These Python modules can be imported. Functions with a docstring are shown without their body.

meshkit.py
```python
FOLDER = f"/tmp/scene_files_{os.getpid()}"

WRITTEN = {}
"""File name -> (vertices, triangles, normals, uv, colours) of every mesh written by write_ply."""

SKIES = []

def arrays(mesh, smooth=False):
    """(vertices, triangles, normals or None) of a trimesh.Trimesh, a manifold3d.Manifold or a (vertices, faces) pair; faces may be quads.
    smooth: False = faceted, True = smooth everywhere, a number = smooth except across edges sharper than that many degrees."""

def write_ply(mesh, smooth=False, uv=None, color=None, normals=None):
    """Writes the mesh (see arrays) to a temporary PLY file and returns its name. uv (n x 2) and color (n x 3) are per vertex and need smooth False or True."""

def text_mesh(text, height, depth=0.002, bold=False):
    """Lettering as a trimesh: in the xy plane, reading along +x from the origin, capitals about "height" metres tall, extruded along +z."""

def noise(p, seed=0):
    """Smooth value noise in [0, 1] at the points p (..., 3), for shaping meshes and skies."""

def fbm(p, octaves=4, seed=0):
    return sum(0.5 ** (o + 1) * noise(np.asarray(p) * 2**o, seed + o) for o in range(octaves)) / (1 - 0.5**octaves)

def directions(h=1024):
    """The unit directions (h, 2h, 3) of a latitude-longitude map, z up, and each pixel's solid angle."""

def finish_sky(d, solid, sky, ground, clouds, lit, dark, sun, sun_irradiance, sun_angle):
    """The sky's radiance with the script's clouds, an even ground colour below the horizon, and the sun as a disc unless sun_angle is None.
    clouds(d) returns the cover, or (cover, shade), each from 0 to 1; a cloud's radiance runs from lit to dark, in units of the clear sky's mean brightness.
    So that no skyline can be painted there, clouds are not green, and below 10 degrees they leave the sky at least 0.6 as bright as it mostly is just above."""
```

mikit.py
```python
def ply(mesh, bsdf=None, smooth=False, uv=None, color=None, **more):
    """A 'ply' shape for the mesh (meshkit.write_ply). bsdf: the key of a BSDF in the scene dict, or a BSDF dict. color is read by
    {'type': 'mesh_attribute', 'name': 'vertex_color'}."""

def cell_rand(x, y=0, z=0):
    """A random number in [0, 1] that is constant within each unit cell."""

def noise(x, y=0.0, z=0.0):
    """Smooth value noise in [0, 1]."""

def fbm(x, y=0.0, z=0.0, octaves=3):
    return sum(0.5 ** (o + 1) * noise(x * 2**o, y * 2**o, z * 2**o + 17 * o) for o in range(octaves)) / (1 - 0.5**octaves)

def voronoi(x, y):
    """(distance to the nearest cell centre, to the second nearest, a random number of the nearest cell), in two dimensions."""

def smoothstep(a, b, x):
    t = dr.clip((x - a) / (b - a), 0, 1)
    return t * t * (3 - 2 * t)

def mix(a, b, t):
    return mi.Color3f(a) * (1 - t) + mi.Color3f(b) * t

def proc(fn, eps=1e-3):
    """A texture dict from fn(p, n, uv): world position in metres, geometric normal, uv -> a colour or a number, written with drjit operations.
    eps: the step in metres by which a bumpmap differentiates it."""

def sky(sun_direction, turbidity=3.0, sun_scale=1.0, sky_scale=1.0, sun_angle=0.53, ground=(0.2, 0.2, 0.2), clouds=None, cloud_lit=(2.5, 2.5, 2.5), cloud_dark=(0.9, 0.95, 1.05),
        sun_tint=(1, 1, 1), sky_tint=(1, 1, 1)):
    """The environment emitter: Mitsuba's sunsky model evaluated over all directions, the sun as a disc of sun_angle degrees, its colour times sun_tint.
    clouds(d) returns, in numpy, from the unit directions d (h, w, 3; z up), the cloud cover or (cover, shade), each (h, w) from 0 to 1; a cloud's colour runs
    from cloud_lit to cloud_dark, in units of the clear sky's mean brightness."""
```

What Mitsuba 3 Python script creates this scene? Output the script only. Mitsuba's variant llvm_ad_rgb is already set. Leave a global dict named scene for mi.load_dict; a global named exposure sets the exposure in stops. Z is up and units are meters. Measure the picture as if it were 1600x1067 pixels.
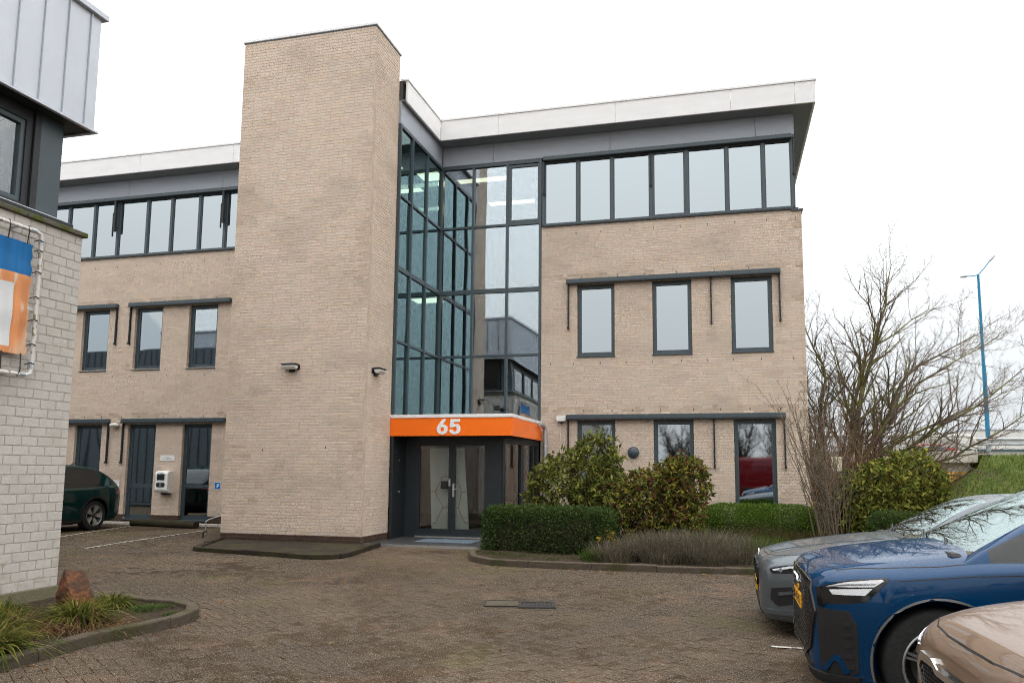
import math, numpy as np, trimesh, shapely, shapely.affinity, drjit as dr, mitsuba as mi, mikit, meshkit
from shapely.geometry import Polygon, box as sbox, LineString
from scipy.interpolate import PchipInterpolator
from mikit import proc, noise, fbm, voronoi, cell_rand, smoothstep, mix
T = mi.ScalarTransform4f
rng = np.random.default_rng(65)
scene, labels = {}, {}

# ---------------------------------------------------------------- camera, sky, exposure
EYE = 1.5
YAW, PITCH, ROLL = -0.2531, 0.1139, 0.0079
_f = np.array([math.sin(YAW) * math.cos(PITCH), math.cos(YAW) * math.cos(PITCH), math.sin(PITCH)])
_r = np.cross(_f, [0, 0, 1]); _r /= np.linalg.norm(_r)
_u = np.cross(_r, _f)
_up = -_r * math.sin(ROLL) + _u * math.cos(ROLL)
scene['camera'] = {'type': 'perspective', 'fov': math.degrees(2 * math.atan(800 / 1216.06)), 'fov_axis': 'x',
                   'principal_point_offset_x': -17.89 / 1600, 'principal_point_offset_y': -63.55 / 1067,
                   'near_clip': 0.05, 'far_clip': 1000.0,
                   'to_world': T().look_at(origin=[0, 0, EYE], target=[float(v) for v in np.array([0, 0, EYE]) + _f], up=[float(v) for v in _up])}

def overcast(d):
    # an even stratus deck: brightest overhead, dimmer towards the horizon on every side
    el = np.clip(d[..., 2], 0, 1)
    n = meshkit.fbm(np.stack([d[..., 0] * 3, d[..., 1] * 3, d[..., 2] * 5], -1), 4, 7)
    shade = 1 - np.clip(el, 0, 1) ** 1.0 + (n - 0.5) * 0.06
    return np.ones(el.shape), shade

scene['sky'] = mikit.sky([0.35, -0.45, 0.82], turbidity=3, sun_scale=0.1, sun_angle=150, clouds=overcast,
                         cloud_lit=(3.1, 3.17, 3.22), cloud_dark=(0.82, 0.87, 0.90), ground=(0.12, 0.11, 0.1))
exposure = 3.3

# ---------------------------------------------------------------- helpers
def key_for(name):
    if name not in scene and name not in labels: return name
    k = 1
    while f'{name}_{k:03d}' in scene or f'{name}_{k:03d}' in labels: k += 1
    return f'{name}_{k:03d}'

def tag(key, label=None, category=None, group=None, kind=None):
    d = labels.setdefault(key, {})
    for a, b in (('label', label), ('category', category), ('group', group), ('kind', kind)):
        if b: d[a] = b
    return key

def thing(name, label, category, group=None):
    k = key_for(name); labels[k] = {}
    return tag(k, label, category, group)

_next = {}
def put(name, mesh, mat, parent=None, smooth=False, color=None, label=None, kind=None, to_world=None, **more):
    """one entry of the scene, named parent__name, numbered when taken"""
    full = f'{parent}__{name}' if parent else name
    k = full
    if full in _next: k = f'{full}_{_next[full]:03d}'
    _next[full] = _next.get(full, 0) + 1
    scene[k] = mikit.ply(mesh, mat, smooth=smooth, color=color, **more)
    if to_world is not None: scene[k]['to_world'] = to_world
    if label or kind: tag(k, label, kind=kind)
    return k

class MB:
    """collects vertices, triangles and (optionally) vertex colours"""
    def __init__(s): s.v, s.f, s.c, s.n = [], [], [], 0
    def add(s, v, f, c=None):
        v = np.asarray(v, float); f = np.asarray(f, int)
        if f.shape[1] == 4: f = np.vstack([f[:, [0, 1, 2]], f[:, [0, 2, 3]]])
        s.v.append(v); s.f.append(f + s.n); s.n += len(v)
        if c is not None: s.c.append(np.broadcast_to(np.asarray(c, float), (len(v), 3)))
        return s
    def mesh(s, m, c=None): return s.add(np.asarray(m.vertices), np.asarray(m.faces), c)
    def box(s, x0, x1, y0, y1, z0, z1, c=None): return s.mesh(box(x0, x1, y0, y1, z0, z1), c)
    def tube(s, pts, r, n=6, c=None, cap=True): return s.mesh(tube(pts, r, n, cap), c)
    def get(s): return np.vstack(s.v), np.vstack(s.f)
    def tm(s): return trimesh.Trimesh(*s.get(), process=False)
    def col(s): return np.vstack(s.c)

_BV = np.array([[x, y, z] for x in (0, 1) for y in (0, 1) for z in (0, 1)], float)
_BF = np.array([[0, 1, 3], [0, 3, 2], [4, 6, 7], [4, 7, 5], [0, 4, 5], [0, 5, 1], [2, 3, 7], [2, 7, 6], [0, 2, 6], [0, 6, 4], [1, 5, 7], [1, 7, 3]])
def box(x0, x1, y0, y1, z0, z1):
    a, b = np.array([min(x0, x1), min(y0, y1), min(z0, z1)]), np.array([max(x0, x1), max(y0, y1), max(z0, z1)])
    return trimesh.Trimesh(a + _BV * (b - a), _BF.copy(), process=False)

def cbox(x0, x1, y0, y1, z0, z1, c=0.01):
    """a box with chamfered edges"""
    a, b = np.array([min(x0, x1), min(y0, y1), min(z0, z1)]), np.array([max(x0, x1), max(y0, y1), max(z0, z1)])
    c = min(c, 0.45 * (b - a).min())
    pts = []
    for k in range(3):
        for q in _BV:
            p = a + q * (b - a); s = np.where(q > 0, -1, 1) * c; s[k] = 0
            pts.append(p + s)
    return trimesh.convex.convex_hull(np.array(pts))

def obox(center, ax, ay, hx, hy, z0, z1, c=0.0):
    """a box turned in plan: centre (x, y), unit axes in plan, half sizes"""
    m = cbox(-hx, hx, -hy, hy, z0, z1, c) if c else box(-hx, hx, -hy, hy, z0, z1)
    v = np.asarray(m.vertices)
    w = np.column_stack([center[0] + v[:, 0] * ax[0] + v[:, 1] * ay[0], center[1] + v[:, 0] * ax[1] + v[:, 1] * ay[1], v[:, 2]])
    return trimesh.Trimesh(w, m.faces, process=False)

def tube(pts, r, n=6, cap=True):
    p = np.asarray(pts, float); r = np.broadcast_to(np.asarray(r, float), (len(p),))
    t = np.gradient(p, axis=0); t /= np.linalg.norm(t, axis=1, keepdims=True) + 1e-12
    a = np.zeros_like(p); ref = np.array([0, 0, 1.0]) if abs(t[0, 2]) < 0.9 else np.array([1.0, 0, 0])
    for i in range(len(p)):
        v = ref - t[i] * (ref @ t[i]); v /= np.linalg.norm(v) + 1e-12; a[i] = ref = v
    b = np.cross(t, a); ang = np.arange(n) * 2 * np.pi / n
    v = p[:, None] + r[:, None, None] * (np.cos(ang)[None, :, None] * a[:, None] + np.sin(ang)[None, :, None] * b[:, None])
    i, j = np.meshgrid(np.arange(len(p) - 1), np.arange(n), indexing='ij')
    q = np.stack([i * n + j, i * n + (j + 1) % n, (i + 1) * n + (j + 1) % n, (i + 1) * n + j], -1).reshape(-1, 4)
    f = np.vstack([q[:, [0, 1, 2]], q[:, [0, 2, 3]]]); v = v.reshape(-1, 3)
    if cap:
        e = len(p) * n; v = np.vstack([v, p[:1], p[-1:]]); j = np.arange(n)
        f = np.vstack([f, np.stack([j * 0 + e, (j + 1) % n, j], 1), np.stack([j * 0 + e + 1, e - n + j, e - n + (j + 1) % n], 1)])
    return trimesh.Trimesh(v, f, process=False)

def lathe(prof, n=32, axis='z'):
    """profile rows (r, h) turned about an axis through the origin"""
    prof = np.asarray(prof, float); a = np.arange(n) * 2 * np.pi / n
    v = np.stack([prof[:, None, 0] * np.cos(a), prof[:, None, 0] * np.sin(a), np.broadcast_to(prof[:, None, 1], (len(prof), n))], -1).reshape(-1, 3)
    i, j = np.meshgrid(np.arange(len(prof) - 1), np.arange(n), indexing='ij')
    q = np.stack([i * n + j, i * n + (j + 1) % n, (i + 1) * n + (j + 1) % n, (i + 1) * n + j], -1).reshape(-1, 4)
    f = np.vstack([q[:, [0, 1, 2]], q[:, [0, 2, 3]]])
    if axis == 'y': v = v[:, [0, 2, 1]] * [1, 1, 1]
    if axis == 'x': v = v[:, [2, 0, 1]]
    return trimesh.Trimesh(v, f, process=False)

def extrude(poly, h):
    """shapely polygon (u, v) to a solid; w from 0 to h"""
    ms = [trimesh.creation.extrude_polygon(g, h, engine='earcut') for g in getattr(poly, 'geoms', [poly]) if g.area > 1e-9]
    return trimesh.util.concatenate(ms) if len(ms) > 1 else ms[0]

def wall_xz(poly, y0, y1):
    """polygon in (x, z) made into a wall between y0 and y1"""
    m = extrude(poly, abs(y1 - y0)); v = np.asarray(m.vertices)
    return trimesh.Trimesh(np.column_stack([v[:, 0], max(y0, y1) - v[:, 2], v[:, 1]]), m.faces, process=False)

def grid_pane(p0, du, dv, n=8, bulge=0.0015):
    """a sheet of glass from corner p0 along du and dv, very slightly pillowed as sealed units are; returns (mesh)"""
    s = np.linspace(0, 1, n + 1); u, v = np.meshgrid(s, s, indexing='ij')
    nrm = np.cross(du, dv); nrm = nrm / np.linalg.norm(nrm)
    w = bulge * (16 * u * (1 - u) * v * (1 - v))
    w = w + bulge * 0.25 * (meshkit.noise(np.stack([u * 3 + p0[0] * 7, v * 3 + p0[2] * 5, u * 0 + p0[1]], -1)) - .5)
    P = np.asarray(p0, float) + u[..., None] * np.asarray(du) + v[..., None] * np.asarray(dv) + w[..., None] * nrm
    i, j = np.meshgrid(np.arange(n), np.arange(n), indexing='ij'); m = n + 1
    q = np.stack([i * m + j, (i + 1) * m + j, (i + 1) * m + j + 1, i * m + j + 1], -1).reshape(-1, 4)
    return trimesh.Trimesh(P.reshape(-1, 3), np.vstack([q[:, [0, 1, 2]], q[:, [0, 2, 3]]]), process=False)

def gz(y):
    """height of the yard: it falls a little from the building towards the drain"""
    t = np.clip((np.asarray(y, float) - 7) / 7, 0, 1)
    return -0.12 * (1 - t * t * (3 - 2 * t))

def gzd(y):
    t = dr.clip((y - 7) / 7, 0, 1)
    return -0.12 * (1 - t * t * (3 - 2 * t))

def rgb(*c): return {'type': 'rgb', 'value': [float(x) for x in c]}
def two(b): return {'type': 'twosided', 'bsdf': b}
def mat(name, base, rough=0.6, spec=0.5, metal=0.0, clear=0.0, clear_gloss=0.9, bump=None, bscale=1.0, sheen=0.0):
    """a principled material; base = colour, 'vertex' or a function of (p, n, uv)"""
    if isinstance(base, str): bc = {'type': 'mesh_attribute', 'name': 'vertex_color'}
    elif callable(base): bc = proc(base)
    else: bc = rgb(*base)
    b = {'type': 'principled', 'base_color': bc, 'roughness': proc(rough) if callable(rough) else float(rough), 'specular': float(spec), 'metallic': float(metal)}
    if clear: b.update(clearcoat=float(clear), clearcoat_gloss=float(clear_gloss))
    if bump is not None: b = {'type': 'bumpmap', 'arbitrary': proc(bump[0], bump[1]), 'scale': float(bscale), 'bsdf': b}
    scene[name] = two(b)
    return name
# ---------------------------------------------------------------- materials
def speck(base, amp, s, seed=0.0):
    """plain colour with a fine mineral grain"""
    base = tuple(base)
    def fn(p, n, uv):
        g = noise(p.x * s + seed, p.y * s, p.z * s) - 0.5
        h = fbm(p.x * s * .06 + seed, p.y * s * .06, p.z * s * .06) - 0.5
        return mi.Color3f(*base) * (1 + amp * g + amp * .8 * h)
    return fn

mat('brick_face', 'vertex', 0.85, 0.3, bump=(lambda p, n, uv: 0.0018 * fbm(p.x * 60, p.y * 60, p.z * 90), 2e-3))
mat('mortar', speck((.47, .388, .311), .4, 90), 0.95, 0.1)
mat('plinth_face', 'vertex', 0.85, 0.25, bump=(lambda p, n, uv: 0.002 * fbm(p.x * 60, p.y * 60, p.z * 90), 2e-3))
def _brick_proc(p, n, uv):
    h = dr.select(dr.abs(n.x) > dr.abs(n.y), p.y, p.x)
    row = dr.floor(p.z / .0655); u = h / .222 + .5 * (row - 2 * dr.floor(row / 2)) + .25 * cell_rand(row, 3)
    v = p.z / .0655 - row; fu = u - dr.floor(u)
    j = dr.maximum(smoothstep(.12, .06, dr.minimum(v, 1 - v)), smoothstep(.035, .015, dr.minimum(fu, 1 - fu)))
    return mix((.44, .35, .27), (.25, .21, .17), j) * (.85 + .3 * cell_rand(row, dr.floor(u), 5))
mat('brick_far', _brick_proc, 0.9, 0.2)
def _block(p, n, uv):
    row = dr.floor((p.z - .07) / .112); along = dr.select(dr.abs(n.x) > dr.abs(n.y), p.y, p.x)
    g = noise(p.x * 95, p.y * 95, p.z * 95); h = fbm(p.x * 30, p.y * 30, p.z * 30)
    st = smoothstep(.5, .72, fbm(p.x * 1.1, p.y * 2.3, p.z * 1.6, octaves=4))
    c = mix((.455, .425, .392), (.40, .375, .335), st * .7)
    alg = smoothstep(.55, .7, fbm(p.x * 4, p.y * 4, p.z * 6, octaves=4)) * dr.select(p.z < .5, .5, .0)
    return mix(c, (.30, .29, .20), alg) * (.86 + .20 * g + .14 * h) * (.97 + .06 * cell_rand(row, dr.floor(along / .222)))
mat('block_face', _block, 0.9, 0.2, bump=(lambda p, n, uv: 0.0022 * fbm(p.x * 130, p.y * 130, p.z * 130), 2e-3))
mat('block_mortar', speck((.36, .335, .31), .4, 100), 0.95, 0.1)
mat('anthracite', (.044, .064, .076), 0.38, 0.5)
mat('anthracite_shaded', (.017, .023, .028), 0.42, 0.45)  # anthracite with the shade under the canopy put into its colour
mat('anthracite_dark', (.014, .017, .020), 0.5, 0.4)
mat('frieze_grey', lambda p, n, uv: mi.Color3f(.34, .37, .42) * (1 + .10 * (fbm(p.x * 1.3, p.y * 1.3, p.z * 6) - .5)), 0.45, 0.4)
mat('fascia_white', lambda p, n, uv: mi.Color3f(.76, .755, .76) * (1 + .10 * (fbm(p.x * 2, p.y * 2, p.z * 9) - .5)), 0.5, 0.4)
mat('soffit_grey', lambda p, n, uv: mi.Color3f(.21, .235, .255) * (1 + .15 * (fbm(p.x * 2, p.y * 2) - .5)), 0.6, 0.3)
mat('roof_dark', (.08, .08, .08), 0.9, 0.1)
mat('orange_panel', lambda p, n, uv: mi.Color3f(.93, .165, .004) * (1 + .05 * (fbm(p.x * 4, p.y * 4, p.z * 9) - .5)), 0.28, 0.5)
mat('lettering_white', (.80, .80, .80), 0.45, 0.4)
mat('white_plastic', (.74, .74, .72), 0.35, 0.5)
mat('off_white', (.62, .62, .58), 0.5, 0.4)
mat('alu', (.62, .63, .64), 0.35, 0.5, metal=0.9)
mat('galvanised', lambda p, n, uv: mi.Color3f(.46, .48, .50) * (1 + .35 * (fbm(p.x * 14, p.y * 14, p.z * 14) - .5)), 0.45, 0.5, metal=0.55)
mat('black_plastic', (.012, .012, .013), 0.45, 0.5)
mat('black_gloss', (.006, .006, .007), 0.08, 0.5)
mat('screen_black', (.008, .009, .011), 0.12, 0.5)
mat('zinc', lambda p, n, uv: mi.Color3f(.50, .525, .575) * (1 + .10 * (fbm(p.x * 1.2 + 5, p.y * 1.2, p.z * .7) - .5) + .05 * (noise(p.x * 9, p.y * 9, p.z * 3) - .5)), 0.42, 0.5, metal=0.35)
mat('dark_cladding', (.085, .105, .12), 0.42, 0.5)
mat('inner_wall', (.30, .31, .30), 0.9, 0.1)
mat('inner_ceiling', (.45, .46, .45), 0.9, 0.1)
mat('inner_floor', (.10, .095, .09), 0.8, 0.2)
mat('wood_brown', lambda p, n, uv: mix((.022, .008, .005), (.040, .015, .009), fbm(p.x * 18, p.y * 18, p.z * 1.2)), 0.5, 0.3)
mat('blind_slat', (.70, .72, .72), 0.5, 0.3)
def _moss(p, n, uv):
    m = smoothstep(.42, .62, fbm(p.x * 7, p.y * 7, p.z * 7)) 
    return mix((.105, .095, .08), (.075, .085, .022), m) * (.7 + .6 * noise(p.x * 60, p.y * 60, p.z * 60))
mat('coping_stone', _moss, 0.9, 0.2)
def _kerb(p, n, uv):
    m = smoothstep(.45, .68, fbm(p.x * 3.1, p.y * 3.1, p.z * 3)) 
    return mix((.070, .056, .041), (.042, .042, .017), m * .8) * (.65 + .7 * noise(p.x * 80, p.y * 80, p.z * 80))
mat('kerb_stone', _kerb, 0.92, 0.2, bump=(lambda p, n, uv: 0.004 * fbm(p.x * 40, p.y * 40, p.z * 40), 3e-3))
mat('slab_dark', lambda p, n, uv: mix((.026, .020, .015), (.036, .034, .014), .7 * smoothstep(.52, .75, fbm(p.x * 2.3, p.y * 2.3))) * (.7 + .6 * noise(p.x * 70, p.y * 70, p.z * 70)), 0.9, 0.2)
mat('line_white', lambda p, n, uv: mix((.14, .115, .09), (.46, .44, .39), smoothstep(.36, .50, fbm(p.x * 22, p.y * 22))), 0.8, 0.2)
mat('soil', lambda p, n, uv: mi.Color3f(.035, .026, .018) * (.5 + 1.0 * fbm(p.x * 30, p.y * 30)), 0.95, 0.1)
mat('concrete', lambda p, n, uv: mi.Color3f(.42, .40, .36) * (.8 + .4 * fbm(p.x * 1.1, p.y * 1.1, p.z * 3)), 0.9, 0.2)

def glass(name, tint, refl, w, alpha=None):
    scene[name] = {'type': 'blendbsdf', 'weight': float(w),
                   'a': {'type': 'thindielectric', 'specular_transmittance': rgb(*tint)},
                   'b': two({'type': 'conductor', 'material': 'none', 'specular_reflectance': rgb(*refl)} if alpha is None else {'type': 'roughconductor', 'material': 'none', 'alpha': float(alpha), 'specular_reflectance': rgb(*refl)})}
glass('solar_glass', (.15, .20, .20), (.80, .92, 1.0), .42, .0008)
scene['coated_glass'] = two({'type': 'roughconductor', 'material': 'none', 'alpha': .0008, 'specular_reflectance': rgb(.36, .405, .435)})
glass('atrium_glass', (.13, .21, .21), (.58, .82, .85), .22, .0008)
glass('door_glass', (.60, .64, .62), (.9, .95, 1.0), .05)

def light_panel(name, mesh, parent, rad):
    k = put(name, mesh, 'lettering_white', parent)
    scene[k]['emitter'] = {'type': 'area', 'radiance': rgb(*rad)}
    return k

# ---------------------------------------------------------------- the yard
_PA, _PB = math.cos(math.radians(-37)), math.sin(math.radians(-37))
def _grit(p, s):
    d1, d2, r = voronoi(p.x * s, p.y * s)
    return d1, r
def _paver(p, n, uv):
    a = p.x * _PA + p.y * _PB; b = -p.x * _PB + p.y * _PA
    big = fbm(p.x * .55 + 3, p.y * .55, octaves=4)
    mid = fbm(p.x * 4.1, p.y * 4.1, octaves=3)
    d1, r = _grit(p, 84.0)
    d2, r2 = _grit(p + 3.7, 74.0)
    base = mix((.042, .029, .0175), (.070, .049, .030), smoothstep(.3, .7, big))
    base = base * (.72 + .56 * mid)
    rust = smoothstep(.62, .75, fbm(p.x * 1.7 + 9, p.y * 1.7 + 4, octaves=3))
    base = mix(base, (.105, .062, .036), rust * .45)
    stone = smoothstep(.42, .22, d1)
    tone = mix((.016, .012, .009), (.275, .210, .155), r * r)
    c = mix(base, tone, stone * .82)
    pale = smoothstep(.36, .2, d2) * smoothstep(.90, .96, r2)
    c = mix(c, (.36, .31, .245), pale * .7)
    moss = smoothstep(.60, .78, fbm(p.x * .9 + 20, p.y * .9, octaves=4)) * noise(p.x * 40, p.y * 40)
    return mix(c, (.075, .070, .022), moss * .55)
mat('paver_stone', _paver, lambda p, n, uv: .78 + .2 * noise(p.x * 30, p.y * 30), 0.35,
    bump=(lambda p, n, uv: 0.0035 * noise(p.x * 95, p.y * 95) + 0.003 * noise(p.x * 41, p.y * 41), 2.5e-3))
def _joint(p, n, uv):
    m = smoothstep(.52, .7, fbm(p.x * 1.3 + 20, p.y * 1.3, octaves=3))
    c = mix((.050, .035, .022), (.038, .034, .012), m * .6)
    fill = smoothstep(.30, .50, fbm(p.x * .8 + 40, p.y * .8, octaves=3) + .25 * smoothstep(-5.5, -3.5, p.x))
    return mix((.040, .028, .020), _paver(p, n, uv) * .86, fill)
mat('joint_sand', _joint, 0.95, 0.1)

def sheet(x0, x1, y0, y1, step, zoff, zfun=gz):
    xs = np.linspace(x0, x1, max(2, int((x1 - x0) / step) + 1)); ys = np.linspace(y0, y1, max(2, int((y1 - y0) / step) + 1))
    X, Y = np.meshgrid(xs, ys, indexing='ij'); Z = zfun(Y) + zoff
    i, j = np.meshgrid(np.arange(len(xs) - 1), np.arange(len(ys) - 1), indexing='ij'); m = len(ys)
    q = np.stack([i * m + j, (i + 1) * m + j, (i + 1) * m + j + 1, i * m + j + 1], -1).reshape(-1, 4)
    return np.column_stack([X.ravel(), Y.ravel(), Z.ravel()]), q

# far ground: one sheet to the horizon, just under everything
xs = np.array([-600, -120, -40, -16, 0, 10, 16, 40, 120, 600.]); ys = np.array([-600, -120, -40, -8, 2.5, 7, 8, 9, 10, 11, 12, 13, 14, 24, 40, 120, 700.])
X, Y = np.meshgrid(xs, ys, indexing='ij'); m = len(ys)
i, j = np.meshgrid(np.arange(len(xs) - 1), np.arange(len(ys) - 1), indexing='ij')
put('ground', (np.column_stack([X.ravel(), Y.ravel(), gz(Y.ravel()) - .05]), np.stack([i * m + j, (i + 1) * m + j, (i + 1) * m + j + 1, i * m + j + 1], -1).reshape(-1, 4)), mat('far_ground', _paver, .9, .2))
tag('ground', kind='structure')

# beds (no paving there)
BED_R = Polygon([(-4.62, 18.4), (-4.62, 14.9), (-4.3, 13.2), (-4.02, 12.66), (-3.6, 12.36), (-2.8, 12.30), (-1, 12.36), (1, 12.50), (8, 13.0), (8, 30), (1.9, 30), (1.9, 18.4)])
BED_L = Polygon([(-7.93, 8.1), (-7.35, 8.16), (-6.6, 7.98), (-6.15, 7.98), (-5.72, 7.68), (-5.56, 7.25), (-5.60, 6.75), (-5.72, 6.2), (-5.68, 5.5), (-5.66, 4.0), (-5.66, 2.0), (-7.93, 2.0)])
TOWER_PAD = Polygon([(-9.55, 12.72), (-6.80, 12.22), (-6.42, 12.42), (-6.58, 13.5), (-6.7, 14.43), (-10.25, 14.43)])
STEP = Polygon([(-7.05, 15.74), (-7.05, 14.55), (-4.66, 14.62), (-4.66, 18.4), (-7.0, 18.4)])
BUILD = shapely.union_all([sbox(-10.27, 14.44, -7.06, 20), sbox(-40, 18.44, 1.83, 40), sbox(-30, -30, -7.95, 8.02)])
NOPAVE = shapely.union_all([BED_R, BED_L, TOWER_PAD, STEP, BUILD])

sv, sq = sheet(-16.5, 8, 2.5, 18.6, .12, 0.0)
open_ = np.clip((meshkit.fbm(np.column_stack([sv[:, 0] * .8 + 11, sv[:, 1] * .8, sv[:, 2] * 0])) - .50) * 6 + 1.2 * np.clip((-4.2 - sv[:, 0]) / 1.5, 0, 1) * (sv[:, 1] < 10), 0, 1)
sv[:, 2] -= .0004 + .0042 * open_
put('paving', (sv, sq), 'joint_sand'); tag('paving', kind='structure')
def herringbone():
    """clay pavers 210 x 105 laid in herringbone, turned 37 degrees"""
    L, W = .212, .106
    out = []
    for i in range(-130, 130):
        for j in range(-130, 130):

            k = (i - j) % 4
            if k == 0: out.append((i * W + L / 2, j * W + W / 2, 0))
            elif k == 3: out.append((i * W + W / 2, j * W + L / 2, 1)) 
    return np.array(out)
hb = herringbone()
ca, sa = math.cos(math.radians(-37)), math.sin(math.radians(-37))
PX = -2.5 + hb[:, 0] * ca - hb[:, 1] * sa; PY = 8.2 + hb[:, 0] * sa + hb[:, 1] * ca
ok = (PX > -16.3) & (PX < 7.5) & (PY > 2.8) & (PY < 18.3)
hb, PX, PY = hb[ok], PX[ok], PY[ok]
ok = ~shapely.contains_xy(NOPAVE.buffer(.03), PX, PY)
hb, PX, PY = hb[ok], PX[ok], PY[ok]
N = len(hb)
ang = np.radians(-37 + 90 * hb[:, 2]) + rng.normal(0, .012, N)
hl, hw = .1042 + rng.normal(0, .0008, N), .0513 + rng.normal(0, .0006, N)
dz = rng.normal(0, .0012, N) + .0035 * (meshkit.fbm(np.column_stack([PX, PY, PX * 0]) * .8) - .5)
tx, ty = rng.normal(0, .008, N), rng.normal(0, .010, N)
CH = .0022
loc = np.array([[-1, -1], [1, -1], [1, 1], [-1, 1]])
def paver_verts(idx):
    """top face inset by a small chamfer, a skirt below: 8 vertices, 10 triangles each"""
    V = []
    for ring, (ins, zz) in enumerate(((CH, 0.0), (0.0, -CH - .008))):
        u = loc[None, :, 0] * (hl[idx, None] - ins); w = loc[None, :, 1] * (hw[idx, None] - ins)
        x = PX[idx, None] + u * np.cos(ang[idx, None]) - w * np.sin(ang[idx, None])
        y = PY[idx, None] + u * np.sin(ang[idx, None]) + w * np.cos(ang[idx, None])
        V.append(np.stack([x, y, gz(y) + dz[idx, None] + zz + (u * tx[idx, None] + w * ty[idx, None])], -1))
    return np.concatenate(V, 1)
PF = np.array([[0, 1, 2], [0, 2, 3]] + sum([[[4 + k, 4 + (k + 1) % 4, (k + 1) % 4], [4 + k, (k + 1) % 4, k]] for k in range(4)], []))
dist = np.hypot(PX - 0, PY) + 3.0 * np.maximum(0, PX - .2) + 50 * ((PX < -5.8 + 0) & (PY < 5)) 
px_angle = np.degrees(np.arctan2(PX, PY))
dist = dist + 100 * ((px_angle < -47) | (px_angle > 8))
order = np.argsort(dist)
near, rest = order[:300], order[300:]
for k in near:
    put('paver', (paver_verts(np.array([k]))[0], PF), 'paver_stone', 'paving')
V = paver_verts(rest)
put('paver_field', (V.reshape(-1, 3), (PF[None] + 8 * np.arange(len(rest))[:, None, None]).reshape(-1, 3)), 'paver_stone', 'paving', kind='stuff')

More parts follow.
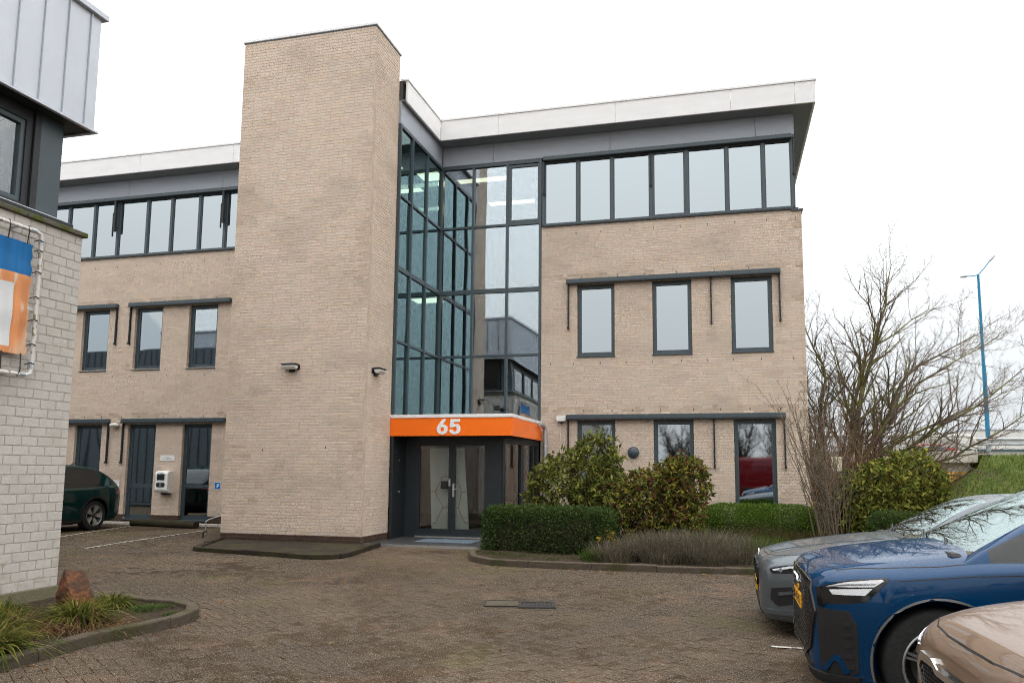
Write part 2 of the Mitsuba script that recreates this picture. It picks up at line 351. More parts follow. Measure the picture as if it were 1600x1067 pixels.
# loose grit lying on the pavers
ng = 3600
gx, gy = rng.uniform(-9.5, 3.5, ng), 5 + 9.5 * rng.random(ng) ** 1.3
ok = ~shapely.contains_xy(NOPAVE.buffer(.01), gx, gy); gx, gy = gx[ok], gy[ok]; ng = len(gx)
ico = trimesh.creation.icosahedron(); iv, jf = np.asarray(ico.vertices), np.asarray(ico.faces)
sz = rng.uniform(.0018, .0040, ng) * rng.choice([1, 1, 1, 1.8], ng)
sc = rng.uniform(.6, 1.2, (ng, 3)) * sz[:, None]; sc[:, 2] *= .6
V = iv[None] * sc[:, None] + np.stack([gx, gy, gz(gy) + .001], -1)[:, None]
tone = rng.uniform(.08, .42, ng)[:, None] * np.array([1, .88, .74])
put('loose_grit', (V.reshape(-1, 3), (jf[None] + 12 * np.arange(ng)[:, None, None]).reshape(-1, 3)), mat('grit', 'vertex', .9, .2), color=np.repeat(tone, 12, 0))
tag('loose_grit', 'loose pale grit scattered over the brown pavers', kind='stuff')
tag('loose_grit', category='grit')

# kerbs: separate stones end to end along a line
def kerb_run(key, line, width, top, depth=.25, stone=.8, mat_='kerb_stone', closed=False, gap=.006, rnd=.018):
    line = LineString(line); n = max(1, round(line.length / stone)); L = line.length / n
    for k in range(n):
        s = np.linspace(k * L + gap / 2, (k + 1) * L - gap / 2, max(2, int(L / .12) + 1))
        P = np.array([line.interpolate(t).coords[0] for t in s])
        tan = np.gradient(P, axis=0); tan /= np.linalg.norm(tan, axis=1, keepdims=True); nor = np.column_stack([-tan[:, 1], tan[:, 0]])
        z = gz(P[:, 1]) + top + rng.normal(0, .004)
        w = width / 2
        top0 = z
        prof = [(-w, -depth), (-w, -rnd), (-w + rnd * .35, -rnd * .3), (-w + rnd, 0), (w - rnd, 0), (w - rnd * .35, -rnd * .3), (w, -rnd), (w, -depth)]
        R = np.stack([np.column_stack([P + nor * a, z + b]) for a, b in prof], 1)
        R = R + (meshkit.fbm(R * 9, 3)[..., None] - .5) * np.array([.022, .022, .016])
        m = len(prof); i, j = np.meshgrid(np.arange(len(P) - 1), np.arange(m), indexing='ij')
        q = np.stack([i * m + j, (i + 1) * m + j, (i + 1) * m + (j + 1) % m, i * m + (j + 1) % m], -1).reshape(-1, 4)
        f = np.vstack([q[:, [0, 1, 2]], q[:, [0, 2, 3]]])
        e = (len(P) - 1) * m
        caps = [[0, a + 1, a] for a in range(1, m - 1)] + [[e, e + a, e + a + 1] for a in range(1, m - 1)]
        put('kerb_stone', (R.reshape(-1, 3), np.vstack([f, caps])), mat_, key, smooth=35)
kr = thing('garden_kerb', 'low mossy concrete kerb round the planted bed in front of the right wing', 'kerb')
kerb_run(kr, [(-4.42, 14.5), (-4.36, 13.3), (-4.12, 12.72), (-3.7, 12.36), (-2.8, 12.27), (-1, 12.33), (1, 12.47), (8, 12.97)], .12, .10, stone=1.0)
kl = thing('bed_kerb', 'curved weathered concrete kerb round the grass bed beside the pale block wall', 'kerb')
kerb_run(kl, [(-7.2, 8.14), (-6.55, 8.0), (-6.2, 7.98), (-5.85, 7.80), (-5.64, 7.5), (-5.57, 7.15), (-5.62, 6.7), (-5.74, 6.2), (-5.68, 5.5), (-5.66, 4.4), (-5.66, 2.5)], .14, .10, stone=.75)
def soil_sheet(poly, h, name, m='soil'):
    tri = extrude(poly.buffer(-.03), .05).subdivide_to_size(.35)
    v = np.asarray(tri.vertices).copy(); top = v[:, 2] > .01
    v[:, 2] = gz(v[:, 1]) + np.where(top, h + .05 * (meshkit.fbm(np.column_stack([v[:, :2] * 2.5, v[:, 2] * 0])) - .5), -.1)
    put(name, trimesh.Trimesh(v, tri.faces, process=False), m, smooth=40); tag(name, kind='structure')
soil_sheet(BED_R.intersection(sbox(-6, 12, 8.5, 18.43)), .07, 'bed_soil')
soil_sheet(BED_L, .06, 'bed_soil_001')

# raised dark pad in front of the tower
pad = thing('tower_pad', 'low dark mossy kerbed pad along the foot of the brick tower', 'kerb')
m_ = extrude(TOWER_PAD.buffer(-.06), .055); put('slab', trimesh.Trimesh(np.asarray(m_.vertices) + [0, 0, -.01], m_.faces, process=False), 'slab_dark', pad)
kerb_run(pad, [(-10.2, 14.36), (-9.58, 12.80), (-9.5, 12.70), (-6.86, 12.24), (-6.5, 12.36), (-6.44, 12.6), (-6.66, 14.38)], .14, .085, stone=1.0, mat_='slab_dark')
# painted bay lines
def paint(a, b, w=.055):
    a, b = np.array(a, float), np.array(b, float); L = np.linalg.norm(b - a); n = int(L / .25) + 2
    t = np.linspace(0, 1, n)[:, None]; P = a + (b - a) * t; d = (b - a) / L; nn = np.array([-d[1], d[0]]) * w / 2
    v = np.vstack([np.column_stack([P + nn, gz((P + nn)[:, 1]) + .0075]), np.column_stack([P - nn, gz((P - nn)[:, 1]) + .0075])])
    q = np.array([[i, i + n, i + n + 1, i + 1] for i in range(n - 1)])
    put('bay_line', (v, q), 'line_white', 'paving', label=None)
paint((-11.74, 12.42), (-12.3, 16.6)); paint((-13.6, 12.6), (-15.0, 17.3)); paint((.38, 7.87), (2.6, 7.78)); paint((.55, 5.2), (2.6, 5.1))

# drain: a shallow stone dish with a cast iron grate
dg = thing('drain_grate', 'black cast iron drain grate sunk in the pavers in mid yard', 'drain')
cx, cy = -2.22, 9.30; ax = np.array([math.cos(.25), math.sin(.25)]); ay = np.array([-ax[1], ax[0]])
put('frame', trimesh.util.concatenate([obox((cx + ax[0] * a + ay[0] * b, cy + ax[1] * a + ay[1] * b), ax, ay, hx, hy, gz(9.3) - .02, gz(9.3) + .012) for a, b, hx, hy in ((0, .19, .22, .02), (0, -.19, .22, .02), (.2, 0, .02, .17), (-.2, 0, .02, .17))]), mat('cast_iron', speck((.018, .016, .014), .6, 60), .6, .5), dg)
for k in range(7):
    t = -.15 + .05 * k
    put('bar', obox((cx + ax[0] * t, cy + ax[1] * t), ax, ay, .011, .17, gz(9.3) - .02, gz(9.3) + .009), 'cast_iron', dg)
put('pit', obox((cx, cy), ax, ay, .18, .17, gz(9.3) - .03, gz(9.3) + .003), 'black_plastic', dg)
mh = thing('manhole_cover', 'dark sunken manhole cover of stained concrete left of the drain grate', 'manhole cover')
put('lid', obox((cx - .42, cy - .02), ax, ay, .20, .17, gz(9.3) - .02, gz(9.3) + .007, .004), 'kerb_stone', mh)
put('rim', trimesh.util.concatenate([obox((cx - .42 + ax[0] * a + ay[0] * b, cy - .02 + ax[1] * a + ay[1] * b), ax, ay, hx, hy, gz(9.3) - .02, gz(9.3) + .010) for a, b, hx, hy in ((0, .19, .215, .012), (0, -.19, .215, .012), (-.21, 0, .01, .178))]), 'cast_iron', mh)
# ---------------------------------------------------------------- the office building
OB = thing('office_building', 'three storey beige brick office with a tall tower, glass atrium and white roof edge', 'building')
YW, XT0, XT1, YT0, YT1, ZT = 18.44, -10.27, -7.06, 14.44, 15.73, 11.0
Z_SILL, Z_HEAD, Z_FB, Z_FT, OV = 7.58, 9.34, 9.89, 10.44, .50
C, BW = .0655, .222
TOP, BOT = (4.26, 6.05), (.10, 2.72)
WIN_R = [-3.43, -1.61, .21]; WIN_L = [-23.49, -21.68, -19.87, -18.06, -16.25, -14.46, -12.65]; WW = .92
WR = [sbox(x, z0, x + WW, z1) for x in WIN_R for z0, z1 in (TOP, BOT)]
WL = [sbox(x, z0, x + WW, z1) for x in WIN_L for z0, z1 in (TOP, BOT)]

def backing(poly, holes, name='wall', t=.28):
    h = shapely.union_all([g.buffer(.004, join_style=2) for g in holes]) if holes else Polygon()
    return put(name, wall_xz(poly.difference(h), YW + .0042, YW + .0042 + t), 'mortar', OB)
backing(sbox(-4.33, -.1, 1.82, Z_SILL - .02), WR)
backing(sbox(-26, -.1, XT0 + .1, Z_SILL - .02), WL)
put('wall', box(1.54, 1.825, YW + .30, 30, -.1, Z_SILL - .02), 'brick_far', OB)          # the end wall round the corner
put('wall', box(XT0 + .1, XT0 + .3, YT1, YW, -.1, Z_FB), 'brick_far', OB)
put('tower', box(XT0 + .0042, XT1 - .0042, YT0 + .0042, YT1 - .002, -.1, ZT - .01), 'mortar', OB)

def bond(u0, u1, z0, z1, holes, r, p_head=.22):
    """courses of bricks in random bond between u0 and u1: rows (ua, ub, za, zb)"""
    out = []; j = .0055
    for k in range(int(round((z1 - z0) / C))):
        za = z0 + k * C; zb = za + C
        u = u0 - r.random() * .05 - (0 if k % 2 else .111)
        while u < u1 - .004:
            L = BW if r.random() > p_head else BW / 2
            a, b = max(u, u0), min(u + L, u1); u += L
            if b - a < .02: continue
            spans = [(a, b)]
            for h in holes:
                hx0, hz0, hx1, hz1 = h.bounds
                if za + C * .5 < hz0 or za + C * .5 > hz1: continue
                new = []
                for s, e in spans:
                    if e <= hx0 or s >= hx1: new.append((s, e)); continue
                    if s < hx0: new.append((s, hx0 + j))
                    if e > hx1: new.append((hx1 - j, e))
                spans = new
            for s, e in spans:
                if e - s > .03: out.append((s + j, e - j, za + j, zb - j))
    return np.array(out)

def brick_colors(P, base, r, dirt=None):
    """P (n, 3) brick centres: each brick its own firing tone, with blotches of grime where the photo shows them"""
    n = len(P)
    a = r.random(n)[:, None]
    c = np.array(base)[None] * (.955 + .09 * r.random((n, 1)))
    pink = np.array([1.03, .98, .96]); yel = np.array([1.01, 1.0, .95]); gry = np.array([.965, .97, .98])
    c = c * np.where(a < .22, pink, np.where(a < .42, yel, np.where(a < .55, gry, 1.0)))
    blot = meshkit.fbm(P * np.array([.9, .9, 1.6]), 4, 3)[:, None]
    c = c * (1 - .16 * np.clip((blot - .5) * 4, 0, 1))
    if dirt is not None:
        d = .62 * np.clip(dirt, 0, 1)[:, None] * (.3 + .7 * r.random((n, 1)))
        c = c * (1 - d) + np.array([.19, .155, .11]) * c / .45 * d
    return c

def brick_mesh(B, frame, depth, r, proud=.0011):
    """B rows (ua, ub, za, zb); frame(u, w, z) -> xyz with w metres out of the wall; 8 vertices, 10 triangles each"""
    n = len(B); w = r.normal(0, proud, (n, 1)) + np.zeros((n, 4)); w = w + r.normal(0, .0006, (n, 4)); ch = .0022
    u = np.stack([B[:, 0] + ch, B[:, 1] - ch, B[:, 1] - ch, B[:, 0] + ch], 1); z = np.stack([B[:, 2] + ch, B[:, 2] + ch, B[:, 3] - ch, B[:, 3] - ch], 1)
    z = z + r.normal(0, .0010, (n, 1)) + r.normal(0, .0007, (n, 4))
    u2 = np.stack([B[:, 0], B[:, 1], B[:, 1], B[:, 0]], 1); z2 = np.stack([B[:, 2], B[:, 2], B[:, 3], B[:, 3]], 1)
    return np.concatenate([frame(u, w, z), frame(u2, w - ch, z2), frame(u2, w * 0 - depth, z2)], 1)
BRF = np.array([[0, 1, 2], [0, 2, 3]] + sum([[[4 * a + 4 + k, 4 * a + 4 + (k + 1) % 4, 4 * a + (k + 1) % 4], [4 * a + 4 + k, 4 * a + (k + 1) % 4, 4 * a + k]] for a in (0, 1) for k in range(4)], []))

front = lambda y: (lambda u, w, z: np.stack([u, y - w, z], -1))
sideR = lambda x: (lambda u, w, z: np.stack([x + w, u, z], -1))
fields, field_cols = [], []
pf, pc = [], []
BASE = (.560, .462, .382)
def wall_bricks(u0, u1, z0, z1, holes, frame, depth, seed, dirtfun, base=BASE, store=None):
    r = np.random.default_rng(seed); B = bond(u0, u1, z0, z1, holes, r)
    V = brick_mesh(B, frame, depth, r); P = V[:, :4].mean(1)
    c = brick_colors(P, base, r, dirtfun(P, B) if dirtfun else None)
    fs, cs = store or (fields, field_cols)
    fs.append(V); cs.append(c)
    return V, c

def runs(P, x0, top, length, wid):
    """a run of grime under the thing at x0"""
    k = 1 - np.clip(np.abs(P[:, 0] - x0) / wid, 0, 1)
    return k * ((P[:, 2] < top) & (P[:, 2] > top - length))
def tower_dirt(P, B):
    n = meshkit.fbm(P * [2.2, 2, 1.1], 4, 11)
    e = np.minimum(P[:, 0] - XT0, XT1 - P[:, 0])
    d = .26 * ((e < .24) & (n > .47)) + .14 * ((e < .6) & (n > .55)) + .15 * (n > .62)
    low = (P[:, 2] < 2.0) & (P[:, 2] > .5) & (P[:, 0] < -9.4) & (meshkit.fbm(P * [3, 1, 5], 3, 4) > .56)
    spot = np.exp(-((P[:, 0] + 9.5) ** 2 / .006 + (P[:, 2] - .82) ** 2 / .02)) > .4
    return d + .45 * low + .9 * spot
def side_dirt(P, B):
    n = meshkit.fbm(P * [2, 2.2, 1.1], 4, 12)
    return .12 * ((P[:, 1] - YT0 < .2) & (n > .5)) + .12 * (n > .6)
def wing_dirt(P, B):
    n = meshkit.fbm(P * [4, 1, 4], 4, 13)
    d = .2 * (n > .63)
    for z in (6.17, 2.86): d = d + .7 * ((P[:, 2] > z) & (P[:, 2] < z + .17) & (n > .44))
    for x in (-3.64, -.24, 1.31, -16.86, -16.40): d = d + .5 * runs(P, x, 4.98, .8, .07) * (n > .42) + .5 * runs(P, x, 1.62, 1.0, .07) * (n > .42)
    d = d + .6 * ((np.abs(P[:, 0] - 1.76) < .12) & (n > .58))
    return d
tfront, tcol = wall_bricks(XT0, XT1, .1745, ZT, [], front(YT0), .012, 1, tower_dirt)
wall_bricks(YT0 + .105, YT1, .1745, ZT, [], sideR(XT1), .012, 2, side_dirt)
wall_bricks(-4.33, 1.83, -.03, Z_SILL - .02, WR, front(YW), .112, 3, wing_dirt)
wall_bricks(-19.9, XT0 + .1, .23, Z_SILL - .02, WL, front(YW), .112, 4, wing_dirt)
PLB = (.062, .036, .027)
put('plinth', trimesh.util.concatenate([box(XT0 + .003, XT1 - .003, YT0 + .003, YT1 - .004, -.12, .1735), *[box(a, b, YW + .0030, YW + .008, -.1, .229) for a, b in ((-26, -23.49), (-22.57, -21.68), (-20.76, -19.87), (-18.95, -18.06), (-17.14, -16.25), (-15.33, -14.46), (-13.54, -12.65), (-11.73, XT0 + .1))]]), mat('plinth_mortar', speck((.085, .068, .052), .6, 60), .95, .1), OB)
def moss_dirt(P, B): return .8 * (meshkit.fbm(P * 3, 3, 5) > .56)
for args in ((XT0, XT1, -.0873, .1745, [], front(YT0), .012, 5), (YT0 + .105, YT1, -.0873, .1745, [], sideR(XT1), .012, 6), (-19.9, XT0 + .1, -.032, .23, WL, front(YW), .112, 7)):
    wall_bricks(*args, None, base=PLB, store=(pf, pc))
def field(name, fs, cs, m, **k):
    V = np.concatenate(fs); c = np.concatenate(cs)
    return put(name, (V.reshape(-1, 3), (BRF[None] + 12 * np.arange(len(V))[:, None, None]).reshape(-1, 3)), m, OB, color=np.repeat(c, 12, 0), **k)
# the 300 that show largest are bricks of their own: the foot of the tower front
cz = np.hypot(tfront[:, :4, 0].mean(1), tfront[:, :4, 1].mean(1)) + .9 * np.abs(tfront[:, :4, 2].mean(1) - 1.5)
size = (tfront[:, 1, 0] - tfront[:, 0, 0]) / cz
best = np.argsort(-size)[:300]; isbest = np.zeros(len(tfront), bool); isbest[best] = True
for k in best:
    put('brick', (tfront[k], BRF), 'brick_face', OB + '__tower', color=np.repeat(tcol[k][None], 12, 0))
fields[0], field_cols[0] = tfront[~isbest], tcol[~isbest]
field('brick_field', fields, field_cols, 'brick_face', kind='stuff')
field('plinth_brick_field', pf, pc, 'plinth_face', kind='stuff')
# open weep slots in the brickwork
wp = MB()
for z, x0, x1, st in ((7.36, -4.1, 1.8, .64), (4.10, -4.1, 1.8, .62), (6.24, -3.3, 1.2, .78), (2.95, -3.3, 1.2, .64), (7.30, -18.4, -13, .72), (4.08, -17.6, -13, .63), (6.22, -17.8, -13, .7), (2.93, -17.8, -13, .66)):
    for x in np.arange(x0, x1, st):
        x = x + rng.normal(0, .05); wp.box(x - .007, x + .007, YW - .0035, YW + .004, z - .026, z + .026)
for z, x in ((1.9, -9.35), (1.95, -7.9)): wp.box(x - .006, x + .006, YT0 - .0035, YT0 + .004, z - .026, z + .026)
put('weep_slot', wp.get(), 'black_plastic', OB, kind='stuff')

# ---- windows set in the brickwork
def window(x0, x1, z0, z1, y=None, parent=OB, rail=None, sash=True):
    y = YW + .085 if y is None else y
    w = put('window', trimesh.util.concatenate([box(x0, x0 + .05, y, y + .09, z0, z1), box(x1 - .05, x1, y, y + .09, z0, z1), box(x0 + .05, x1 - .05, y + .001, y + .089, z1 - .06, z1), box(x0 + .05, x1 - .05, y + .001, y + .089, z0, z0 + .07)]), 'anthracite', parent)
    m = MB(); a, b, c_, d = x0 + .05, x1 - .05, z0 + .07, z1 - .06
    if sash:
        for q in ((a, a + .045, c_, d), (b - .045, b, c_, d)): m.box(q[0], q[1], y + .012, y + .075, q[2], q[3])
        for q in ((a + .045, b - .045, c_, c_ + .05), (a + .045, b - .045, d - .045, d)): m.box(q[0], q[1], y + .013, y + .074, q[2], q[3])
        for s in (.14, .86): m.mesh(tube([(a + s * (b - a), y + .014, c_ + .025), (a + s * (b - a), y - .004, c_ + .025)], .012, 8))
        a, b, c_, d = a + .045, b - .045, c_ + .05, d - .045
    if rail: 
        m.box(a, b, y + .010, y + .076, rail - .05, rail + .05)
        for s in (.12, .88): m.mesh(tube([(a + s * (b - a), y + .012, rail), (a + s * (b - a), y - .006, rail)], .014, 8))
    if m.n: put('sash', m.get(), 'anthracite', w)
    for za, zb in (((c_, rail - .05), (rail + .05, d)) if rail else ((c_, d),)):
        put('pane', grid_pane((a, y + .04, za), (b - a, 0, 0), (0, 0, zb - za), 8, rng.uniform(-.0018, .0018)), 'solar_glass' if -14.6 < x0 < -14.3 and z0 > 4 else 'coated_glass', w, smooth=True)
    put('sill', cbox(x0 - .01, x1 + .01, y - .115, y + .02, z0 - .012, z0 + .010, .004), 'anthracite', w)
    return w
for x in WIN_R:
    window(x, x + WW, *TOP); window(x, x + WW, *BOT)
for x in WIN_L:
    window(x, x + WW, *TOP); window(x, x + WW, *BOT, rail=1.02 if x > -17 else None)

# ---- sunscreen cassettes with their guide arms
def sunscreen(x0, x1, z, arms, drop):
    s = put('sunscreen', cbox(x0, x1, YW - .130, YW - .003, z, z + .118, .012), 'anthracite', OB)
    put('trim', box(x0, x1, YW - .14, YW - .126, z - .012, z + .02), 'anthracite_dark', s)
    for a in arms:
        put('guide_arm', trimesh.util.concatenate([box(a - .017, a + .017, YW - .060, YW - .004, z - drop, z - .001), box(a - .024, a + .024, YW - .085, YW - .0035, z - drop - .05, z - drop)]), 'anthracite_dark', s)
sunscreen(-3.68, 1.32, 6.06, (-3.64, -.24, 1.29), 1.06)
sunscreen(-3.68, 1.34, 2.74, (-3.64, -.23, 1.31), 1.08)
sunscreen(-20.2, -16.82, 6.07, (-16.86,), 1.02); sunscreen(-16.42, -13.10, 6.07, (-16.39,), 1.02)
sunscreen(-20.2, -16.85, 2.76, (-16.89,), 1.08); sunscreen(-16.42, -13.10, 2.76, (-16.39,), 1.08)

# ---- window bands of the top floor
def band(xs, opened=()):
    y = YW + .03
    wb = put('window_band', trimesh.util.concatenate([box(xs[0], xs[-1], y - .03, y + .10, Z_SILL - .018, Z_SILL + .055), box(xs[0], xs[-1], y - .005, y + .10, Z_HEAD - .06, Z_HEAD)]), 'anthracite', OB)
    put('sill', box(xs[0] - .02, xs[-1] + .10, y - .075, y - .0305, Z_SILL - .022, Z_SILL + .012), 'anthracite_dark', wb)
    put('sunscreen_cassette', cbox(xs[0], xs[-1], y - .13, y - .006, Z_HEAD - .075, Z_HEAD + .03, .012), 'anthracite', wb)
    for i, x in enumerate(xs): put('mullion', box(x - .035, x + .035, y - .012, y + .098, Z_SILL + .055, Z_HEAD - .06), 'anthracite', wb)
    for i, (a, b) in enumerate(zip(xs[:-1], xs[1:])):
        a, b, c_, d = a + .035, b - .035, Z_SILL + .055, Z_HEAD - .075
        m = MB(); t = .05 if i in opened else .022
        for q in ((a, a + t, c_, d), (b - t, b, c_, d)): m.box(q[0], q[1], y + .004, y + .07, q[2], q[3])
        for q in ((a + t, b - t, c_, c_ + t + .01), (a + t, b - t, d - t, d)): m.box(q[0], q[1], y + .005, y + .069, q[2], q[3])
        for s in (.16, .84): m.mesh(tube([(a + s * (b - a), y + .005, c_ + .02), (a + s * (b - a), y - .014, c_ + .02)], .012, 8))
        put('sash', m.get(), 'anthracite', wb)
        put('pane', grid_pane((a + t, y + .035, c_ + t + .01), (b - a - 2 * t, 0, 0), (0, 0, d - c_ - 2 * t - .01), 8, rng.uniform(-.0018, .0018)), 'coated_glass', wb, smooth=True)
    return wb
wbR = band([-4.29, -3.41, -2.56, -1.61, -.75, .18, 1.01, 1.66], opened=(3,))
wbL = band([-24.3, -23.4, -22.5, -21.6, -20.7, -19.75, -18.85, -17.93, -17.09, -16.08, -15.26, -14.33, -13.5, -12.6, -11.7, -10.8])
for x in (-4.27, -1.61, 1.69): put('crank_rod', tube([(x, YW - .012, Z_HEAD - .08), (x, YW - .012, 8.45)], .014, 8).__add__(tube([(x, YW - .012, 8.46), (x, YW - .012, 8.40)], .028, 8)), 'anthracite_dark', wbR)
for x in (-17.12, -13.5): put('crank_rod', trimesh.util.concatenate([box(x - .03, x + .03, YW - .10, YW - .02, 8.35, Z_HEAD - .08), box(x - .06, x - .035, YW - .10, YW - .06, 8.2, 8.9)]), 'anthracite_dark', wbL)
# the glazed return at the right hand end
rt = put('window_band', trimesh.util.concatenate([box(1.60, 1.72, YW + .10, 30, Z_SILL - .018, Z_SILL + .055), box(1.60, 1.72, YW + .10, 30, Z_HEAD - .06, Z_HEAD)] + [box(1.62, 1.715, y - .035, y + .035, Z_SILL + .055, Z_HEAD - .06) for y in np.arange(YW + .14, 30, 1.2)]), 'anthracite', OB)
put('pane', grid_pane((1.68, 30, Z_SILL + .05), (0, -30 + YW + .15, 0), (0, 0, Z_HEAD - Z_SILL - .1), 8, 0), 'coated_glass', rt)
put('end_cap', box(1.60, 1.86, YW - .05, 30, Z_SILL - .05, Z_SILL - .0195), 'anthracite', OB)

# ---- frieze, soffit and white fascia
rf = put('roof', trimesh.util.concatenate([box(-26, 2.12, YW + .02, 30, Z_FB + .03, Z_FT - .06), box(XT0, -7.0, YT1, YW + .02, Z_FB + .03, Z_FT - .06)]), 'roof_dark', OB)
for a, b in ((-26, -22.9), (-22.9, -19.8), (-19.8, -16.75), (-16.75, -13.6), (-13.6, -10.3), (-6.99, -5.62), (-5.62, -2.6), (-2.6, .85), (.85, 1.72)):
    put('frieze_panel', cbox(a + .004, b - .004, YW - .01, YW + .05, Z_HEAD + .032, Z_FB - .004, .006), 'frieze_grey', OB)
for a, b in ((YT1, 16.9), (16.9, YW - .012)): put('frieze_panel', cbox(-7.09, -7.0, a + .004, b - .004, Z_HEAD + .03, Z_FB - .004, .006), 'frieze_grey', OB)
put('frieze_panel', box(1.64, 1.72, YW + .052, 30, Z_HEAD + .003, Z_FB - .004), 'frieze_grey', OB)
put('soffit', trimesh.util.concatenate([box(-26, XT0, YW - OV + .01, YW + .3, Z_FB, Z_FB + .028), box(-7.0, 2.14, YW - OV + .01, YW + .3, Z_FB, Z_FB + .028), box(1.5, 2.14, YW + .3, 30, Z_FB, Z_FB + .028), box(-7.1, -6.9, YT1, YW - OV + .01, Z_FB, Z_FB + .028)]), 'soffit_grey', OB)
yf = YW - OV
for a, b in ((-26, -22.3), (-22.3, -19.1), (-19.1, -16.0), (-16.0, -12.95), (-12.95, XT0), (-6.88, -5.35), (-5.35, -2.4), (-2.4, .3), (.3, 1.72), (1.72, 2.16)):
    put('fascia_panel', cbox(a + .003, b - .003, yf, yf + .05, Z_FB - .012, Z_FT - .045, .006), 'fascia_white', OB)
for a, b in ((YT1 + .05, 16.8), (16.8, yf)): put('fascia_panel', cbox(-6.93, -6.88, a + .003, b - .003, Z_FB - .012, Z_FT - .045, .006), 'fascia_white', OB)
for a, b in ((yf + .05, 20.5), (20.5, 23.4), (23.4, 26.5), (26.5, 30)): put('fascia_panel', cbox(2.11, 2.16, a + .003, b - .003, Z_FB - .012, Z_FT - .045, .006), 'fascia_white', OB)
put('roof_trim', trimesh.util.concatenate([box(-26, XT0, yf - .025, yf + .15, Z_FT - .043, Z_FT), box(-6.86, 2.185, yf - .025, yf + .15, Z_FT - .043, Z_FT), box(2.06, 2.185, yf + .15, 30, Z_FT - .043, Z_FT), box(-7.05, -6.855, YT1 + .03, yf + .15, Z_FT - .0435, Z_FT - .0005)]), 'fascia_white', OB)
put('tower_coping', trimesh.util.concatenate([cbox(XT0 - .03, XT1 + .03, YT0 - .03, YT1 + .03, ZT - .002, ZT + .065, .008)]), 'fascia_white', OB)
put('coping_painted_shadow', box(XT0 - .012, XT1 + .012, YT0 - .012, YT1 + .012, ZT - .022, ZT - .0025), 'anthracite', OB)  # dark strip added in place of the shadow line under the coping

# ---- glass atrium between tower and right wing
XG = -7.02
cw = put('curtain_wall', trimesh.util.concatenate([box(XG - .06, XG + .05, YW - .02, YW + .13, 2.6, Z_HEAD + .03), box(XG + .05, -4.335, YW + .0, YW + .10, Z_HEAD - .06, Z_HEAD + .028), box(XG - .055, XG + .03, YT1, YW - .02, Z_HEAD - .05, Z_HEAD + .028)]), 'anthracite', OB)
MX = [XG + .05, -6.14, -5.23, -4.335]
MY = [YT1, 16.47, 17.42, YW - .02]
TZ = [2.68, 4.355, 6.01, 7.70, Z_HEAD - .06]
put('mullion', box(-4.40, -4.336, YW - .01, YW + .10, 2.6, Z_HEAD - .06), 'anthracite', cw)
for x in MX[1:3]: put('mullion', box(x - .03, x + .03, YW - .015, YW + .10, 2.6, Z_HEAD - .06), 'anthracite', cw)
for y in MY[1:3]: put('mullion', box(XG - .055, XG + .035, y - .03, y + .03, 2.6, Z_HEAD - .05), 'anthracite', cw)
put('mullion', box(XG - .055, XG + .034, YT1 + .002, YT1 + .05, 2.6, Z_HEAD - .05), 'anthracite', cw)
for z in TZ[1:4]:
    h = .055 if abs(z - 6.01) < .1 else .028
    put('transom', box(XG + .05, -4.40, YW - .006, YW + .09, z - h, z + h), 'anthracite', cw)
    put('transom', box(XG - .05, XG + .024, YT1 + .05, YW - .02, z - h, z + h), 'anthracite', cw)
for i in range(3):
    for k in range(4):
        z0, z1 = TZ[k] + .028, TZ[k + 1] - .028
        a, b = MX[i] + .03, MX[i + 1] - .03
        if i == 2 and k == 3:
            m = MB()
            for q in ((a, a + .07, z0, z1), (b - .07, b, z0, z1)): m.box(q[0], q[1], YW + .001, YW + .08, q[2], q[3])
            for q in ((a + .07, b - .07, z0, z0 + .08), (a + .07, b - .07, z1 - .06, z1)): m.box(q[0], q[1], YW + .002, YW + .079, q[2], q[3])
            for s in (.16, .84): m.mesh(tube([(a + s * (b - a), YW + .005, z0 + .035), (a + s * (b - a), YW - .014, z0 + .035)], .012, 8))
            put('sash', m.get(), 'anthracite', cw); a, b, z0, z1 = a + .07, b - .07, z0 + .08, z1 - .06
        put('pane', grid_pane((a, YW + .04, z0), (b - a, 0, 0), (0, 0, z1 - z0), 10, rng.uniform(-.0025, .0025)), 'solar_glass', cw, smooth=True)
        a, b = MY[i] + .03, MY[i + 1] - .03; z0, z1 = TZ[k] + .028, TZ[k + 1] - .028
        put('pane', grid_pane((XG - .01, b, z0), (0, a - b, 0), (0, 0, z1 - z0), 10, rng.uniform(-.0025, .0025)), 'atrium_glass', cw, smooth=True)

# ---- rooms behind the glass
put('ceiling', trimesh.util.concatenate([box(XT0 + .3, 1.5, YW + .14, 29.9, z, z + .15) for z in (2.95, 6.25, 9.36)] + [box(-25.9, XT0 + .3, YW + .30, 29.9, z, z + .15) for z in (2.95, 6.25, 9.36)] + [box(XT0 + .3, XG - .07, YT1 + .05, YW + .13, 9.36, 9.51)]), 'inner_ceiling', OB)
put('floor', trimesh.util.concatenate([box(-25.9, 1.5, YW + .31, 29.9, z, z + .1) for z in (0.0, 3.3, 6.65)]), 'inner_floor', OB)
put('room_wall', trimesh.util.concatenate([box(-25.9, 1.5, 24.5, 24.6, -.05, 9.4), box(-10.9, -10.8, YW + .32, 24.5, -.05, 9.4), box(-4.6, -4.5, YW + .32, 24.5, -.05, 9.4)]), 'inner_wall', OB)

